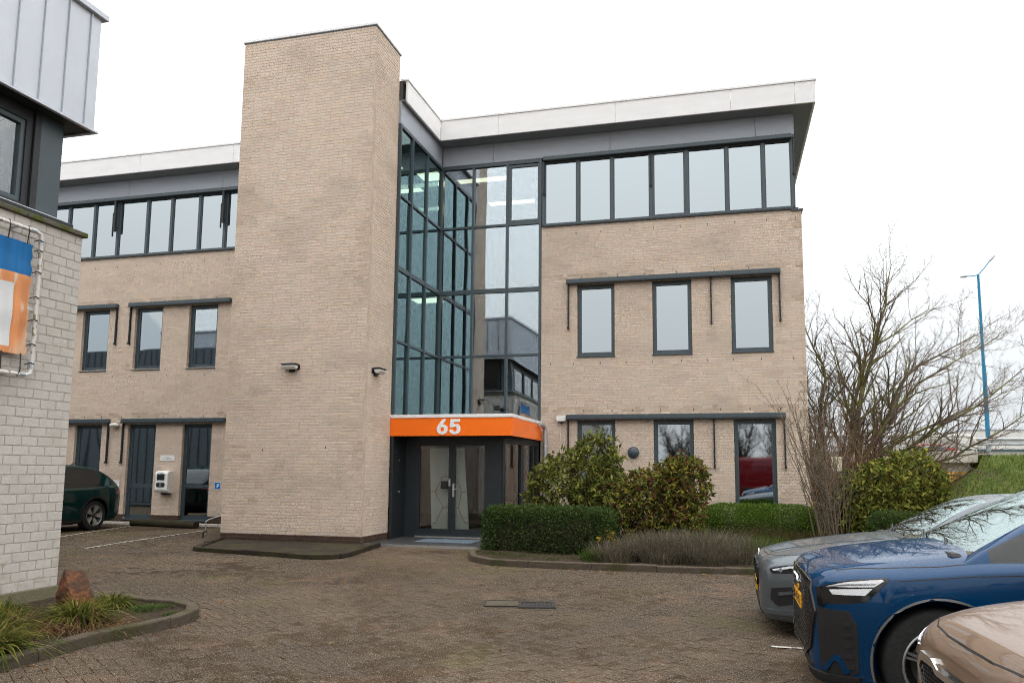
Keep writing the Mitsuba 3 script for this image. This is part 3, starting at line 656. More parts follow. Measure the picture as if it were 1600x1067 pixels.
# ---- entrance: canopy, doors, side glazing, step
cn = put('canopy', box(XT1 + .002, -4.325, 15.74, YW - .006, 2.25, 2.60), 'anthracite_dark', OB)
for a, b in ((XT1 + .001, -4.312),): put('orange_panel', cbox(a, b, 15.715, 15.738, 2.237, 2.625, .004), 'orange_panel', cn)
put('orange_panel', cbox(-4.3245, -4.312 + .008, 15.739, 17.05, 2.237, 2.625, .004), 'orange_panel', cn)
put('orange_panel', cbox(-4.3245, -4.312 + .008, 17.056, YW - .006, 2.237, 2.625, .004), 'orange_panel', cn)
put('white_edge_trim', trimesh.util.concatenate([cbox(XT1 + .001, -4.295, 15.695, 15.80, 2.627, 2.70, .006), cbox(-4.38, -4.295, 15.80, YW - .006, 2.627, 2.70, .006)]), 'fascia_white', cn)
put('canopy_deck', box(XT1 + .002, -4.38, 15.80, YW - .02, 2.60, 2.66), 'roof_dark', cn)
tm = meshkit.text_mesh('65', .285, .012, bold=True); v = np.asarray(tm.vertices); s = .52 / np.ptp(v[:, 0])
num = trimesh.Trimesh(np.column_stack([-5.965 + (v[:, 0] - v[:, 0].min()) * s, 15.7145 - v[:, 2], 2.275 + (v[:, 1] - v[:, 1].min()) * s * .90]), tm.faces, process=False)
put('house_number', trimesh.util.concatenate([num.copy().apply_translation([dx, dy, dz]) for dx, dy, dz in ((0, 0, 0), (.011, -.0004, 0), (-.011, -.0008, 0), (0, -.0012, .006), (0, -.0016, -.006))]), 'lettering_white', cn, label='white house number 65 on the orange canopy front')

YD = 16.45
en = put('entrance', trimesh.util.concatenate([box(-7.055, -6.72, YD, YD + .08, .03, 2.245), box(-5.05, -4.74, YD, YD + .08, .03, 2.245), box(-6.72, -5.05, YD + .001, YD + .079, 2.12, 2.245)]), 'anthracite_shaded', OB)
put('side_panel', cbox(-7.054, -6.985, YT1 + .002, YD - .003, .03, 2.245, .008), 'anthracite_dark', en)
put('panel_latch', cbox(-6.984, -6.955, 16.05, 16.10, 1.02, 1.05, .004), 'alu', en); put('panel_spyhole', tube([(-6.984, 16.08, 1.72), (-6.970, 16.08, 1.72)], .012, 10), 'alu', en)
for a, b, side in ((-6.72, -5.885, -1), (-5.88, -5.05, 1)):
    st = .075
    d = put('door', trimesh.util.concatenate([box(a, a + st, YD + .01, YD + .07, .04, 2.118), box(b - st, b, YD + .01, YD + .07, .04, 2.118), box(a + st, b - st, YD + .011, YD + .069, .04, .22), box(a + st, b - st, YD + .011, YD + .069, 2.05, 2.118)]), 'anthracite_shaded', en)
    put('pane', grid_pane((a + st, YD + .04, .22), (b - a - 2 * st, 0, 0), (0, 0, 1.83), 6, .0006), 'door_glass', d, smooth=True)
    if side < 0: put('handle', cbox(b - .062, b - .018, YD - .03, YD + .009, 1.16, 1.32, .006), 'alu', d); put('lock_box', cbox(b - .25, b - .085, YD - .012, YD + .035, 1.10, 1.27, .01), 'black_plastic', d)
    else: put('handle', trimesh.util.concatenate([cbox(a + .022, a + .066, YD - .022, YD + .009, .92, 1.22, .006), tube([(a + .045, YD - .02, 1.10), (a + .045, YD - .06, 1.10), (a + .15, YD - .06, 1.09)], .009, 8)]), 'alu', d)
# white board with hexagon line drawing just inside the doors
hb_ = thing('hexagon_board', 'white tapering board with thin orange hexagon lines inside the entrance doors', 'display board')
pb = Polygon([(-6.40, .20), (-5.52, .20), (-5.66, 2.0), (-6.48, 2.0)])
put('board', wall_xz(pb, YD + .17, YD + .19), 'off_white', hb_)
hx = MB()
def hexline(pts):
    for (x0, z0), (x1, z1) in zip(pts[:-1], pts[1:]): hx.mesh(tube([(x0, YD + .168, z0), (x1, YD + .168, z1)], .007, 4))
hexline([(-6.44, 1.03), (-6.33, 1.03), (-6.16, 1.37), (-5.86, 1.37)]); hexline([(-6.33, 1.03), (-6.14, .68), (-5.78, .68), (-5.69, 1.03), (-5.60, 1.03)]); hexline([(-6.14, .68), (-6.31, .34), (-6.40, .34)]); hexline([(-5.69, 1.03), (-5.86, 1.37)]); hexline([(-5.78, .68), (-5.62, .36), (-5.54, .36)])
put('line_drawing', hx.get(), mat('orange_line', (.42, .13, .04), .6, .3), hb_)
# slanting side glazing between the doors and the right wing
A, B_ = np.array([-4.74, YD]), np.array([-4.40, YW - .02]); dv = (B_ - A) / np.linalg.norm(B_ - A); nv = np.array([dv[1], -dv[0]]); LL = np.linalg.norm(B_ - A)
def ob(t0, t1, w0, w1, z0, z1):
    c_ = A + dv * (t0 + t1) / 2 + nv * (w0 + w1) / 2
    return obox(c_, dv, nv, (t1 - t0) / 2, (w1 - w0) / 2, z0, z1)
sg = put('side_glazing', trimesh.util.concatenate([ob(.003, .10, -.04, .04, .03, 2.245), ob(LL * .48, LL * .48 + .16, -.04, .04, .03, 2.245), ob(LL - .12, LL, -.04, .04, .03, 2.245), ob(.10, LL - .12, -.035, .035, 2.10, 2.245), ob(.10, LL - .12, -.035, .035, .03, .16)]), 'anthracite_shaded', en)
for t0, t1 in ((.10, LL * .48), (LL * .48 + .16, LL - .12)):
    p0 = A + dv * t0; put('pane', grid_pane((p0[0], p0[1], .16), (dv[0] * (t1 - t0), dv[1] * (t1 - t0), 0), (0, 0, 1.94), 6, .0006), 'door_glass', sg, smooth=True)
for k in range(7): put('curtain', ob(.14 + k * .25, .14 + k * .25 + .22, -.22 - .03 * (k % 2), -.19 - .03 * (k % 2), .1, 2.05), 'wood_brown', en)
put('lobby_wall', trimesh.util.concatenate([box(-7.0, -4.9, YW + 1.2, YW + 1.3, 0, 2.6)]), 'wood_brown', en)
stp = extrude(STEP.intersection(sbox(-8, 14, -4, 16.5)), .10); put('step', trimesh.Trimesh(np.asarray(stp.vertices) + [0, 0, -.065], stp.faces, process=False), mat('step_stone', speck((.040, .040, .042), .5, 50), .55, .4), en)
put('step_edge', box(-7.04, -4.66, 14.53, 14.56, -.03, .046), 'alu', en)
put('threshold', box(-6.72, -5.05, YD - .05, YD + .005, .035, .062), 'alu', en)
put('door_mat', cbox(-6.25, -5.0, 15.2, 15.95, .036, .050, .005), mat('mat_fibre', speck((.10, .125, .15), .8, 120), .95, .1), en)
# ceiling lights that are lit
def ceiling_light(x0, x1, y0, y1, z, label):
    t = thing('ceiling_light', label, 'ceiling light', 'lit ceiling lights behind the glass')
    light_panel('diffuser', box(x0, x1, y0, y1, z - .012, z - .002), t, (.80, .68, .48)); put('frame', trimesh.util.concatenate([box(x0 - .03, x0 - .002, y0 - .03, y1 + .03, z - .02, z - .001), box(x1 + .002, x1 + .03, y0 - .03, y1 + .03, z - .02, z - .001), box(x0, x1, y0 - .03, y0 - .002, z - .0195, z - .0015), box(x0, x1, y1 + .002, y1 + .03, z - .0195, z - .0015)]), 'lettering_white', t)
for x0, x1, y0, y1, z, lb in ((-6.9, -5.4, 19.3, 19.6, 9.36, 'long lit ceiling light nearest the front glass of the top floor'), (-6.6, -5.1, 21.2, 21.5, 9.36, 'long lit ceiling light deeper in the room behind the top front glass'), (-8.6, -8.0, 17.6, 18.2, 9.36, 'square lit ceiling light nearest the atrium side glass, top floor'), (-7.8, -7.2, 18.6, 19.2, 9.36, 'square lit ceiling light behind the inner corner of the glass, top floor'), (-9.6, -8.1, 19.6, 19.9, 9.36, 'long lit ceiling light farthest left behind the atrium side glass, top floor'), (-8.4, -7.6, 19.8, 20.4, 6.25, 'lit ceiling light one floor down behind the atrium side glass'), (-13.9, -13.2, 20.0, 20.2, 6.25, 'lit ceiling light in the first floor window next to the tower'), (-6.6, -5.8, 19.4, 19.7, 6.25, 'lit ceiling light one floor down behind the front glass')):
    ceiling_light(x0, x1, y0, y1, z, lb)
# ---------------------------------------------------------------- the neighbouring building at the left edge
NB = thing('warehouse_building', 'pale block building at the left edge with an overhanging zinc clad upper storey', 'building')
XN, YN = -7.95, 8.02
ZB0, ZB1 = .07, 4.438
put('wall', box(-24, XN - .006, -14, YN - .006, -.2, ZB1), 'block_mortar', NB)
put('plinth', cbox(-24.02, XN + .012, -14, YN + .012, -.3, ZB0, .006), mat('plinth_render', lambda p, n, uv: mix((.17, .155, .135), (.145, .135, .085), smoothstep(.4, .62, fbm(p.x * 3, p.y * 3, p.z * 5))) * (.75 + .5 * noise(p.x * 60, p.y * 60, p.z * 60)), .9, .2), NB)
CB, BL = .112, .222
def block_rows(u0, u1):
    out = []; j = .006
    for k in range(39):
        za = ZB0 + k * CB; u = u1 + (0 if k % 2 else BL / 2)
        while u > u0 + .01:
            a, b = max(u - BL, u0), min(u, u1); u -= BL
            if b - a > .03: out.append((a + j, b - j, za + j, za + CB - j))
    return np.array(out)
r_ = np.random.default_rng(9)
def block_cols(P):
    c = np.array([.50, .468, .440])[None] * (.97 + .06 * r_.random((len(P), 1)))
    st = meshkit.fbm(P * [1, 2.5, 1.8], 4, 21)[:, None]
    c = c * (1 - .05 * np.clip((st - .52) * 5, 0, 1))
    alg = ((P[:, 2] < .45) & (meshkit.fbm(P * 4, 3, 2) > .52))[:, None]
    return np.where(alg, c * np.array([.90, .90, .80]), c)
B = block_rows(-6.0, YN)
V = brick_mesh(B, sideR(XN), .012, r_, .0012); cc = block_cols(V[:, :4].mean(1))
seen = np.argsort(-B[:, 1] + .0001 * np.arange(len(B)))[:300]; sel = np.zeros(len(B), bool); sel[seen] = True
for k in seen: put('block', (V[k], BRF), 'block_face', NB + '__wall')
Bn = block_rows(-24, XN - .13)
Vn = brick_mesh(Bn, lambda u, w, z: np.stack([u, YN + w, z], -1), .012, r_, .0012); Vn = Vn[:, [1, 0, 3, 2, 5, 4, 7, 6, 9, 8, 11, 10]]
cn_ = block_cols(Vn[:, :4].mean(1))
Va = np.concatenate([V[~sel], Vn]); ca_ = np.concatenate([cc[~sel], cn_])
put('block_field', (Va.reshape(-1, 3), (BRF[None] + 12 * np.arange(len(Va))[:, None, None]).reshape(-1, 3)), 'block_face', NB, kind='stuff')
put('coping', trimesh.util.concatenate([cbox(XN - .3, XN + .045, y0 + .003, y1 - .003, ZB1 + .002, ZB1 + .062, .008) for y0, y1 in ((YN - .86, YN + .045), (YN - 1.86, YN - .86), (YN - 2.9, YN - 1.86), (YN - 6, YN - 2.9), (-14, YN - 6))] + [cbox(x0 + .003, x1 - .003, YN - .3, YN + .045, ZB1 + .003, ZB1 + .061, .008) for x0, x1 in ((-9.3, XN - .3), (-10.9, -9.3), (-12.5, -10.9), (-24, -12.5))]), 'coping_stone', NB)
# recessed window storey
ZW0, ZW1 = 4.50, 5.88
XR, YR = XN - .22, YN - .22
put('base_frame', trimesh.util.concatenate([cbox(XR - .1, XR + .14, -14, YR + .14, ZW0 + .002, ZW0 + .09, .006), cbox(-24, XR - .1, YR - .1, YR + .14, ZW0 + .0025, ZW0 + .0895, .006)]), 'anthracite_dark', NB)
put('base_strip', trimesh.util.concatenate([box(XR - .06, XR + .09, -14, YR + .09, ZW0 + .091, ZW0 + .115), box(-24, XR - .06, YR - .06, YR + .0895, ZW0 + .0912, ZW0 + .1148)]), 'alu', NB)
put('corner_post', cbox(XR - .30, XR + .02, YR - .34, YR, ZW0 + .116, ZW1, .008), 'anthracite', NB)
post2 = put('corner_post', cbox(XR - .20, XR + .035, YR - .43, YR - .342, ZW0 + .116, ZW1, .006), 'anthracite_dark', NB)
wz0, wz1 = ZW0 + .117, ZW1 - .02
for ya, yb in ((YR - 2.55, YR - .435), (YR - 4.8, YR - 2.56), (YR - 7.0, YR - 4.81), (YR - 9.3, YR - 7.01)):
    fr = put('window', trimesh.util.concatenate([box(XR - .16, XR, ya, ya + .09, wz0, wz1), box(XR - .16, XR, yb - .09, yb, wz0, wz1), box(XR - .16, XR - .001, ya + .09, yb - .09, wz1 - .15, wz1), box(XR - .16, XR - .001, ya + .09, yb - .09, wz0, wz0 + .06)]), 'anthracite_dark', NB)
    put('sash', trimesh.util.concatenate([box(XR - .12, XR - .02, ya + .09, ya + .15, wz0 + .06, wz1 - .15), box(XR - .12, XR - .02, yb - .15, yb - .09, wz0 + .06, wz1 - .15), box(XR - .12, XR - .021, ya + .15, yb - .15, wz1 - .21, wz1 - .15), box(XR - .12, XR - .021, ya + .15, yb - .15, wz0 + .06, wz0 + .12)]), 'anthracite', fr)
    put('pane', grid_pane((XR - .06, ya + .15, wz0 + .12), (0, yb - ya - .30, 0), (0, 0, wz1 - wz0 - .33), 6, .0008), glass('office_glass', (.72, .80, .78), (.9, .96, 1.0), .12) or 'office_glass', fr, smooth=True)
    bl = MB()
    for k in range(46):
        z = wz0 + .10 + .024 * k
        if z < wz1 - .2: bl.add(np.array([[XR - .175, ya + .1, z], [XR - .175, yb - .1, z], [XR - .158, yb - .1, z + .007], [XR - .158, ya + .1, z + .007]]), np.array([[0, 1, 2, 3]]))
    put('blind', bl.get(), 'blind_slat', fr, kind='stuff')
put('room', trimesh.util.concatenate([box(-12, XR - .3, -14, YR - .4, ZW0, ZW0 + .05), box(-11.5, -11.4, -14, YR - .4, ZW0, ZW1), box(-12, XR - .3, YR - .45, YR - .40, ZW0 + .05, ZW1 - .01)]), 'inner_wall', NB)
# north windows (seen mirrored in the atrium glass)
for k in range(5):
    xa = XR - .32 - 2.0 * (k + 1); xb = XR - .34 - 2.0 * k
    fr = put('window', trimesh.util.concatenate([box(xa, xa + .08, YR - .15, YR, wz0, wz1), box(xb - .08, xb, YR - .15, YR, wz0, wz1), box(xa + .08, xb - .08, YR - .15, YR - .001, wz1 - .12, wz1), box(xa + .08, xb - .08, YR - .15, YR - .001, wz0, wz0 + .1)]), 'anthracite_dark', NB)
    put('pane', box(xa + .08, xb - .08, YR - .07, YR - .06, wz0 + .1, wz1 - .12), 'screen_black', fr)
# zinc clad storey with standing seams
ZZ0, ZZ1 = 5.88, 7.42
put('zinc_storey', box(-24, XN + .012, -14, YN + .012, ZZ0 + .02, ZZ1), 'zinc', NB)
put('soffit', box(-24, XN + .03, -14, YN + .03, ZZ0 - .012, ZZ0 + .019), 'anthracite_dark', NB)
edge = [YN + .026, YN - .155]; 
while edge[-1] > -14: edge.append(edge[-1] - .345)
for a, b in zip(edge[:-1], edge[1:]):
    put('zinc_panel', cbox(XN + .013, XN + .026, b + .005, a - .005, ZZ0 + .004, ZZ1 + .002, .004), 'zinc', NB)
    put('standing_seam', cbox(XN + .013, XN + .052, b - .0045, b + .0045, ZZ0 + .006, ZZ1, .002), 'zinc', NB)
xe = XN + .010
while xe > -18.5:
    put('zinc_panel', cbox(xe - .505, xe - .005, YN + .013, YN + .026, ZZ0 + .004, ZZ1 + .002, .004), 'zinc', NB)
    put('standing_seam', cbox(xe - .515, xe - .506, YN + .013, YN + .052, ZZ0 + .006, ZZ1, .002), 'anthracite_dark', NB); xe -= .51
put('bottom_trim', trimesh.util.concatenate([cbox(XN + .012, XN + .062, -14, YN + .06, ZZ0 - .03, ZZ0 + .002, .004), cbox(-24, XN + .012, YN + .012, YN + .06, ZZ0 - .0295, ZZ0 + .0015, .004)]), 'zinc', NB)
put('roof_edge', trimesh.util.concatenate([cbox(XN - .25, XN + .085, -14, YN + .085, ZZ1 + .003, ZZ1 + .085, .006), cbox(-24, XN - .25, YN - .25, YN + .085, ZZ1 + .0035, ZZ1 + .0845, .006)]), 'zinc', NB)

# ---- the banner in its tube frame
# the far wing of that building: dark standing seam cladding down to the ground (mirrored in the left wing's windows)
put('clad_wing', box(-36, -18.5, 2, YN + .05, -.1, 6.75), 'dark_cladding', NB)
xe = -18.5
while xe > -35:
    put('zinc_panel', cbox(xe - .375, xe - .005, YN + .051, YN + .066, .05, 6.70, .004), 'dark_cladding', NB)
    put('standing_seam', cbox(xe - .386, xe - .376, YN + .051, YN + .095, .05, 6.70, .002), 'anthracite_dark', NB); xe -= .38
bn = thing('banner', 'weathered blue and orange banner with a white letter, tied inside a steel tube frame', 'banner')
xb_ = XN + .10
nb, mb = 26, 40
yy = np.linspace(5.2, 7.215, nb); zz = np.linspace(2.79, 4.10, mb)
Yb, Zb = np.meshgrid(yy, zz, indexing='ij')
Xb = xb_ + .010 * np.sin(Yb * 9 + Zb * 2) * (.3 + .7 * (Yb - 5.2) / 2) + .006 * np.sin(Zb * 14) + .006 * np.sin(Yb * 31)
sc_ = .012 * np.sin(Zb * 40) * (Yb > 7.15); Yb = Yb + sc_
i, j = np.meshgrid(np.arange(nb - 1), np.arange(mb - 1), indexing='ij')
q = np.stack([i * mb + j, (i + 1) * mb + j, (i + 1) * mb + j + 1, i * mb + j + 1], -1).reshape(-1, 4)
def _banner(p, n, uv):
    st = noise(p.y * 26, p.z * 1.2, 2.0)
    blue = mi.Color3f(.004, .12, .33) * (.85 + .3 * st)
    fade = smoothstep(.45, .75, noise(p.y * 9, p.z * 1.5, 7.0))
    org = mix((.62, .25, .10), (.66, .40, .25), fade) * (.85 + .3 * st)
    org = mix(org, (.60, .48, .38), smoothstep(.62, .8, fbm(p.y * 13, p.z * 3, 1.0)))
    c = mix(org, blue, smoothstep(3.715, 3.722, p.z))
    inl = smoothstep(6.999, 6.995, p.y) * smoothstep(2.862, 2.868, p.z) * smoothstep(3.600, 3.594, p.z) * smoothstep(6.70, 6.705, p.y)
    return mix(c, mi.Color3f(.62, .63, .64) * (.9 + .15 * st), inl)
put('sheet', (np.stack([Xb, Yb, Zb], -1).reshape(-1, 3), q), mat('banner_print', _banner, .55, .3), bn, smooth=True)
fpts = [(xb_ + .02, 3.2, 4.268), (xb_ + .02, 7.22, 4.268), (xb_ + .02, 7.275, 4.25), (xb_ + .02, 7.295, 4.20), (xb_ + .02, 7.295, 2.64), (xb_ + .02, 7.275, 2.585), (xb_ + .02, 7.22, 2.565), (xb_ + .02, 3.2, 2.565), (xb_ + .02, 3.2, 4.268)]
mat('tube_paint', lambda p, n, uv: mix((.56, .55, .52), (.22, .17, .10), smoothstep(.62, .74, fbm(p.x * 22, p.y * 22, p.z * 12))), .5, .4)
put('tube_frame', tube(fpts, .024, 12), 'tube_paint', bn, smooth=40)
for y, z in ((7.295, 4.16), (7.295, 2.68), (7.17, 2.565), (7.17, 4.268)):
    put('tube_collar', tube([(xb_ + .02, y - (.035 if abs(y - 7.295) > .01 else 0), z - (.03 if abs(y - 7.295) < .01 else 0)), (xb_ + .02, y + (.035 if abs(y - 7.295) > .01 else 0), z + (.03 if abs(y - 7.295) < .01 else 0))], .031, 12), 'galvanised', bn)
put('wall_clip', trimesh.util.concatenate([cbox(XN, xb_ + .01, 7.17, 7.295, 3.32, 3.36, .004), cbox(XN, xb_ + .01, 6.97, 7.01, 4.25, 4.29, .004), cbox(XN, xb_ + .01, 6.97, 7.01, 2.54, 2.58, .004)]), 'galvanised', bn)
for z in (4.04, 3.78, 3.48, 3.21, 2.92, 2.70, 4.16): put('tie', tube([(xb_ + .03, 7.19, z - .02), (xb_ + .05, 7.25, z + .01), (xb_ + .05, 7.30, z), (xb_ + .0, 7.325, z), (xb_ - .01, 7.28, z - .005)], .007, 6), 'black_plastic', bn)
for y in (7.10, 6.85, 6.6, 6.3): 
    put('tie', tube([(xb_ + .03, y, 4.09), (xb_ + .05, y, 4.24), (xb_ + .03, y, 4.30), (xb_ - .01, y, 4.27)], .007, 6), 'black_plastic', bn)
    put('tie', tube([(xb_ + .03, y + .03, 2.80), (xb_ + .05, y + .02, 2.60), (xb_ + .03, y, 2.535), (xb_ - .01, y, 2.56)], .007, 6), 'black_plastic', bn)
# ---------------------------------------------------------------- background: embankment, bridge, far hall, lamp post
def zslope(x, y):
    top = 2.22
    z = np.minimum(top, top - (31.5 - y) * .235) - np.maximum(0, 9.4 - x) * .68
    z = np.where(y > 31.5, np.where(x > 8.9, top, -.05), z)
    return np.maximum(z, -.03)
xs = np.concatenate([np.linspace(1.9, 14, 61), np.linspace(14.6, 40, 24)]); ys = np.concatenate([np.linspace(20, 31.2, 42), [31.5, 31.52, 34, 44, 60]])
X, Y = np.meshgrid(xs, ys, indexing='ij'); Z = zslope(X, Y)
Z = Z + np.where((Z > .02) & (Y < 31.4), .10 * (meshkit.fbm(np.stack([X * .9, Y * .9, X * 0], -1)) - .5), 0)
m = len(ys); i, j = np.meshgrid(np.arange(len(xs) - 1), np.arange(m - 1), indexing='ij')
q = np.stack([i * m + j, (i + 1) * m + j, (i + 1) * m + j + 1, i * m + j + 1], -1).reshape(-1, 4)
def _turf(p, n, uv):
    a = fbm(p.x * 1.2, p.y * 1.2, octaves=4); b = noise(p.x * 24, p.y * 24, p.z * 24)
    c = mix((.050, .075, .018), (.095, .125, .030), smoothstep(.3, .7, a)) * (.55 + .9 * b)
    return mix(c, (.10, .085, .04), smoothstep(.62, .74, fbm(p.x * 3 + 7, p.y * 3, octaves=3)) * .6)
put('embankment', (np.stack([X, Y, Z], -1).reshape(-1, 3), q), mat('turf', _turf, .95, .1, bump=(lambda p, n, uv: .03 * noise(p.x * 22, p.y * 22, p.z * 22), 8e-3)), smooth=True)
tag('embankment', kind='structure')
# grass blades on the slope
def blades(n, pos, h, w, lean, r, tint, zf):
    x, y = pos; a = r.uniform(0, 2 * np.pi, n); hh = h * r.uniform(.5, 1.2, n); ln = lean * r.uniform(.2, 1, n)
    dx, dy = np.cos(a), np.sin(a); z = zf(x, y)
    b0 = np.stack([x - dy * w / 2, y + dx * w / 2, z - .01], -1); b1 = np.stack([x + dy * w / 2, y - dx * w / 2, z - .01], -1)
    m0 = np.stack([x + dx * ln * .35 * hh - dy * w * .35, y + dy * ln * .35 * hh + dx * w * .35, z + hh * .6], -1); m1 = np.stack([x + dx * ln * .35 * hh + dy * w * .35, y + dy * ln * .35 * hh - dx * w * .35, z + hh * .6], -1)
    t = np.stack([x + dx * ln * hh, y + dy * ln * hh, z + hh], -1)
    V = np.stack([b0, b1, m1, m0, t], 1); F = np.array([[0, 1, 2], [0, 2, 3], [3, 2, 4]])
    c = tint(n, r)
    return V.reshape(-1, 3), (F[None] + 5 * np.arange(n)[:, None, None]).reshape(-1, 3), np.repeat(c, 5, 0)
scene['leaf'] = {'type': 'principledthin', 'base_color': {'type': 'mesh_attribute', 'name': 'vertex_color'}, 'roughness': .5, 'diff_trans': .6, 'eta': 1.35}
scene['leaf_glossy'] = {'type': 'principledthin', 'base_color': {'type': 'mesh_attribute', 'name': 'vertex_color'}, 'roughness': .30, 'diff_trans': .45, 'eta': 1.45}
r5 = np.random.default_rng(5)
gx, gy = r5.uniform(5.5, 13, 16000), r5.uniform(22, 31.3, 16000); k = zslope(gx, gy) > .02; gx, gy = gx[k], gy[k]
v, f_, c = blades(len(gx), (gx, gy), .13, .014, .7, r5, lambda n, r: np.array([.075, .105, .025])[None] * r.uniform(.5, 1.6, (n, 1)) * np.where(r.random((n, 1)) < .15, [1.5, 1.1, .8], 1.0), lambda x, y: zslope(x, y) + .02)
put('grass', (v, f_), 'leaf', color=c); tag('grass', 'rough green grass on the slope beside the road bridge', 'grass', kind='stuff')

br = thing('road_bridge', 'low concrete road bridge with white tube railing and an orange wall beneath', 'bridge')
YB = 31.6
mat('bridge_beam', lambda p, n, uv: mi.Color3f(.50, .475, .42) * (.82 + .36 * fbm(p.x * 2.2, p.y * 2, p.z * 1.2)), .9, .2)
put('deck_beam', cbox(-2, 8.9, YB, YB + .5, 1.93, 2.36, .02), 'bridge_beam', br)
put('deck', box(-2, 8.88, YB + .5, YB + 14, 2.0, 2.2), 'concrete', br)
put('bearing_wall', box(-2, 8.7, YB + .28, YB + .8, 1.60, 1.928), 'concrete', br)
mat('orange_wall', lambda p, n, uv: mi.Color3f(.72, .37, .05) * (.85 + .3 * fbm(p.x * 3, p.y * 3, p.z * 2)), .6, .3)
put('backing_wall', box(-2, 8.9, YB + .40, YB + .8, -.1, 1.599), 'concrete', br)
for k in range(40):
    x = 8.75 - .145 * k; put('orange_slat', cbox(x - .13, x, YB + .14, YB + .205, .0, 1.592, .008), 'orange_wall', br)
mat('rail_white', (.66, .66, .64), .5, .4)
put('railing', tube([(-2, YB + .1, 2.92), (8.55, YB + .1, 2.92), (8.74, YB + .1, 2.87), (8.82, YB + .1, 2.74), (8.82, YB + .1, 2.365)], .085, 10), 'rail_white', br, smooth=50)
for x in np.arange(0, 8.3, 2.1): put('railing_post', box(x - .04, x + .04, YB + .07, YB + .13, 2.362, 2.85), 'rail_white', br)
put('lower_rail', tube([(-2, YB + .12, 2.52), (8.4, YB + .12, 2.52)], .03, 6), 'galvanised', br)
gd = thing('guard_rail', 'galvanised steel guard rail on posts along the raised road at right', 'guard rail')
prof = [(0, -.15), (.04, -.12), (.04, -.07), (0, -.03), (0, .03), (.04, .07), (.04, .12), (0, .15)]
v = np.array([[x, YB + .55 - a, 2.72 + b] for x in (8.9, 30) for a, b in prof]); n_ = len(prof)
put('beam', (v, np.array([[k, k + 1, n_ + k + 1, n_ + k] for k in range(n_ - 1)])), 'galvanised', gd)
for x in np.arange(9.45, 30, 2.0): put('post', box(x - .05, x + .05, YB + .56, YB + .62, 2.1, 2.80), 'galvanised', gd)
put('road', sheet(8.9, 60, YB + .9, YB + 9, 2, 0, lambda y: y * 0 + 2.226), mat('asphalt', speck((.055, .053, .052), .5, 40), .9, .2)); tag('road', kind='structure')
rk = thing('road_kerb', 'dark low kerb strip between the grass slope and the raised road', 'kerb')
put('strip', box(8.92, 60, YB + .62, YB + .9, 2.1, 2.34), 'concrete', rk)

fh = thing('distant_hall', 'large white flat roofed hall with a teal window band in the distance', 'building')
put('wall', box(21.6, 60, 80, 110, 3.85, 5.55), 'rail_white', fh); put('wall', box(17.8, 21.59, 82, 108, 2.0, 4.9), 'concrete', fh)
mat('teal_band', (.055, .10, .11), .35, .5)
put('window_band', box(21.7, 60, 80.05, 81, 2.9, 3.848), 'teal_band', fh); put('base', box(21.65, 60, 80.02, 109, -1, 2.898), 'concrete', fh)
put('roof_edge', box(21.55, 60, 79.94, 110, 5.552, 5.66), 'frieze_grey', fh)
for k in range(8): put('panel_joint', box(24 + 3.2 * k, 24.06 + 3.2 * k, 79.97, 79.999, 3.86, 5.54), 'frieze_grey', fh)

lp = thing('street_lamp', 'tall bright blue street lamp with two arms beside the bridge', 'street lamp')
xl, yl = 10.55, 36.0
mat('lamp_blue', (.012, .20, .36), .45, .4)
put('pole', tube([(xl, yl, 2.1), (xl, yl, 6.0), (xl - .01, yl, 6.02), (xl - .01, yl, 9.92)], [.095, .075, .068, .048], 12), 'lamp_blue', lp, smooth=40)
for e, nm in (((xl + .54, yl + .25, 10.55), 1), ((xl - .52, yl - .3, 9.80), 2)):
    e = np.array(e); s = np.array([xl - .01, yl, 9.90])
    a = put('arm', tube([s, s + (e - s) * .5 + [0, 0, -.02], e], .022, 8), 'lamp_blue', lp)
    d = (e - s) / np.linalg.norm(e - s)
    ell = trimesh.creation.icosphere(2, 1.0); v = np.asarray(ell.vertices) * [.22, .10, .05]
    ax = d; ay = np.cross([0, 0, 1], ax); ay /= np.linalg.norm(ay); az = np.cross(ax, ay)
    put('lamp_head', trimesh.Trimesh(v @ np.stack([ax, ay, az]) + e + d * .16, ell.faces, process=False), 'frieze_grey', lp, smooth=True)
# ---------------------------------------------------------------- plants
def norm(v): return v / (np.linalg.norm(v, axis=-1, keepdims=True) + 1e-12)

def leaves(P, D, length, width, r, cols, fold=.25, droop=.25):
    """one folded leaf of 4 triangles at each point P, growing along D"""
    n = len(P); D = norm(D); R = norm(np.cross(D, norm(r.normal(0, 1, (n, 3)) + [0, 0, 1.4]))); U = np.cross(R, D)
    U = U * np.where(U[:, 2:] < 0, -1, 1)
    L = (length * r.uniform(.6, 1.2, n))[:, None]; W = (width * r.uniform(.75, 1.2, n))[:, None]
    base = P; mid = P + D * L * .5 - U * L * .02; tip = P + D * L - U * L * droop
    lf = P + D * L * .42 + R * W * .5 + U * W * fold; rt = P + D * L * .42 - R * W * .5 + U * W * fold
    V = np.stack([base, lf, mid, rt, tip], 1); F = np.array([[0, 2, 1], [0, 3, 2], [1, 2, 4], [2, 3, 4]])
    c = cols(n, r)
    return V.reshape(-1, 3), (F[None] + 5 * np.arange(n)[:, None, None]).reshape(-1, 3), np.repeat(c, 5, 0)

def palette(entries, jitter=.25):
    w = np.array([e[1] for e in entries]); C_ = np.array([e[0] for e in entries], float)
    def fn(n, r):
        return C_[r.choice(len(w), n, p=w / w.sum())] * r.uniform(1 - jitter, 1 + jitter, (n, 1))
    return fn

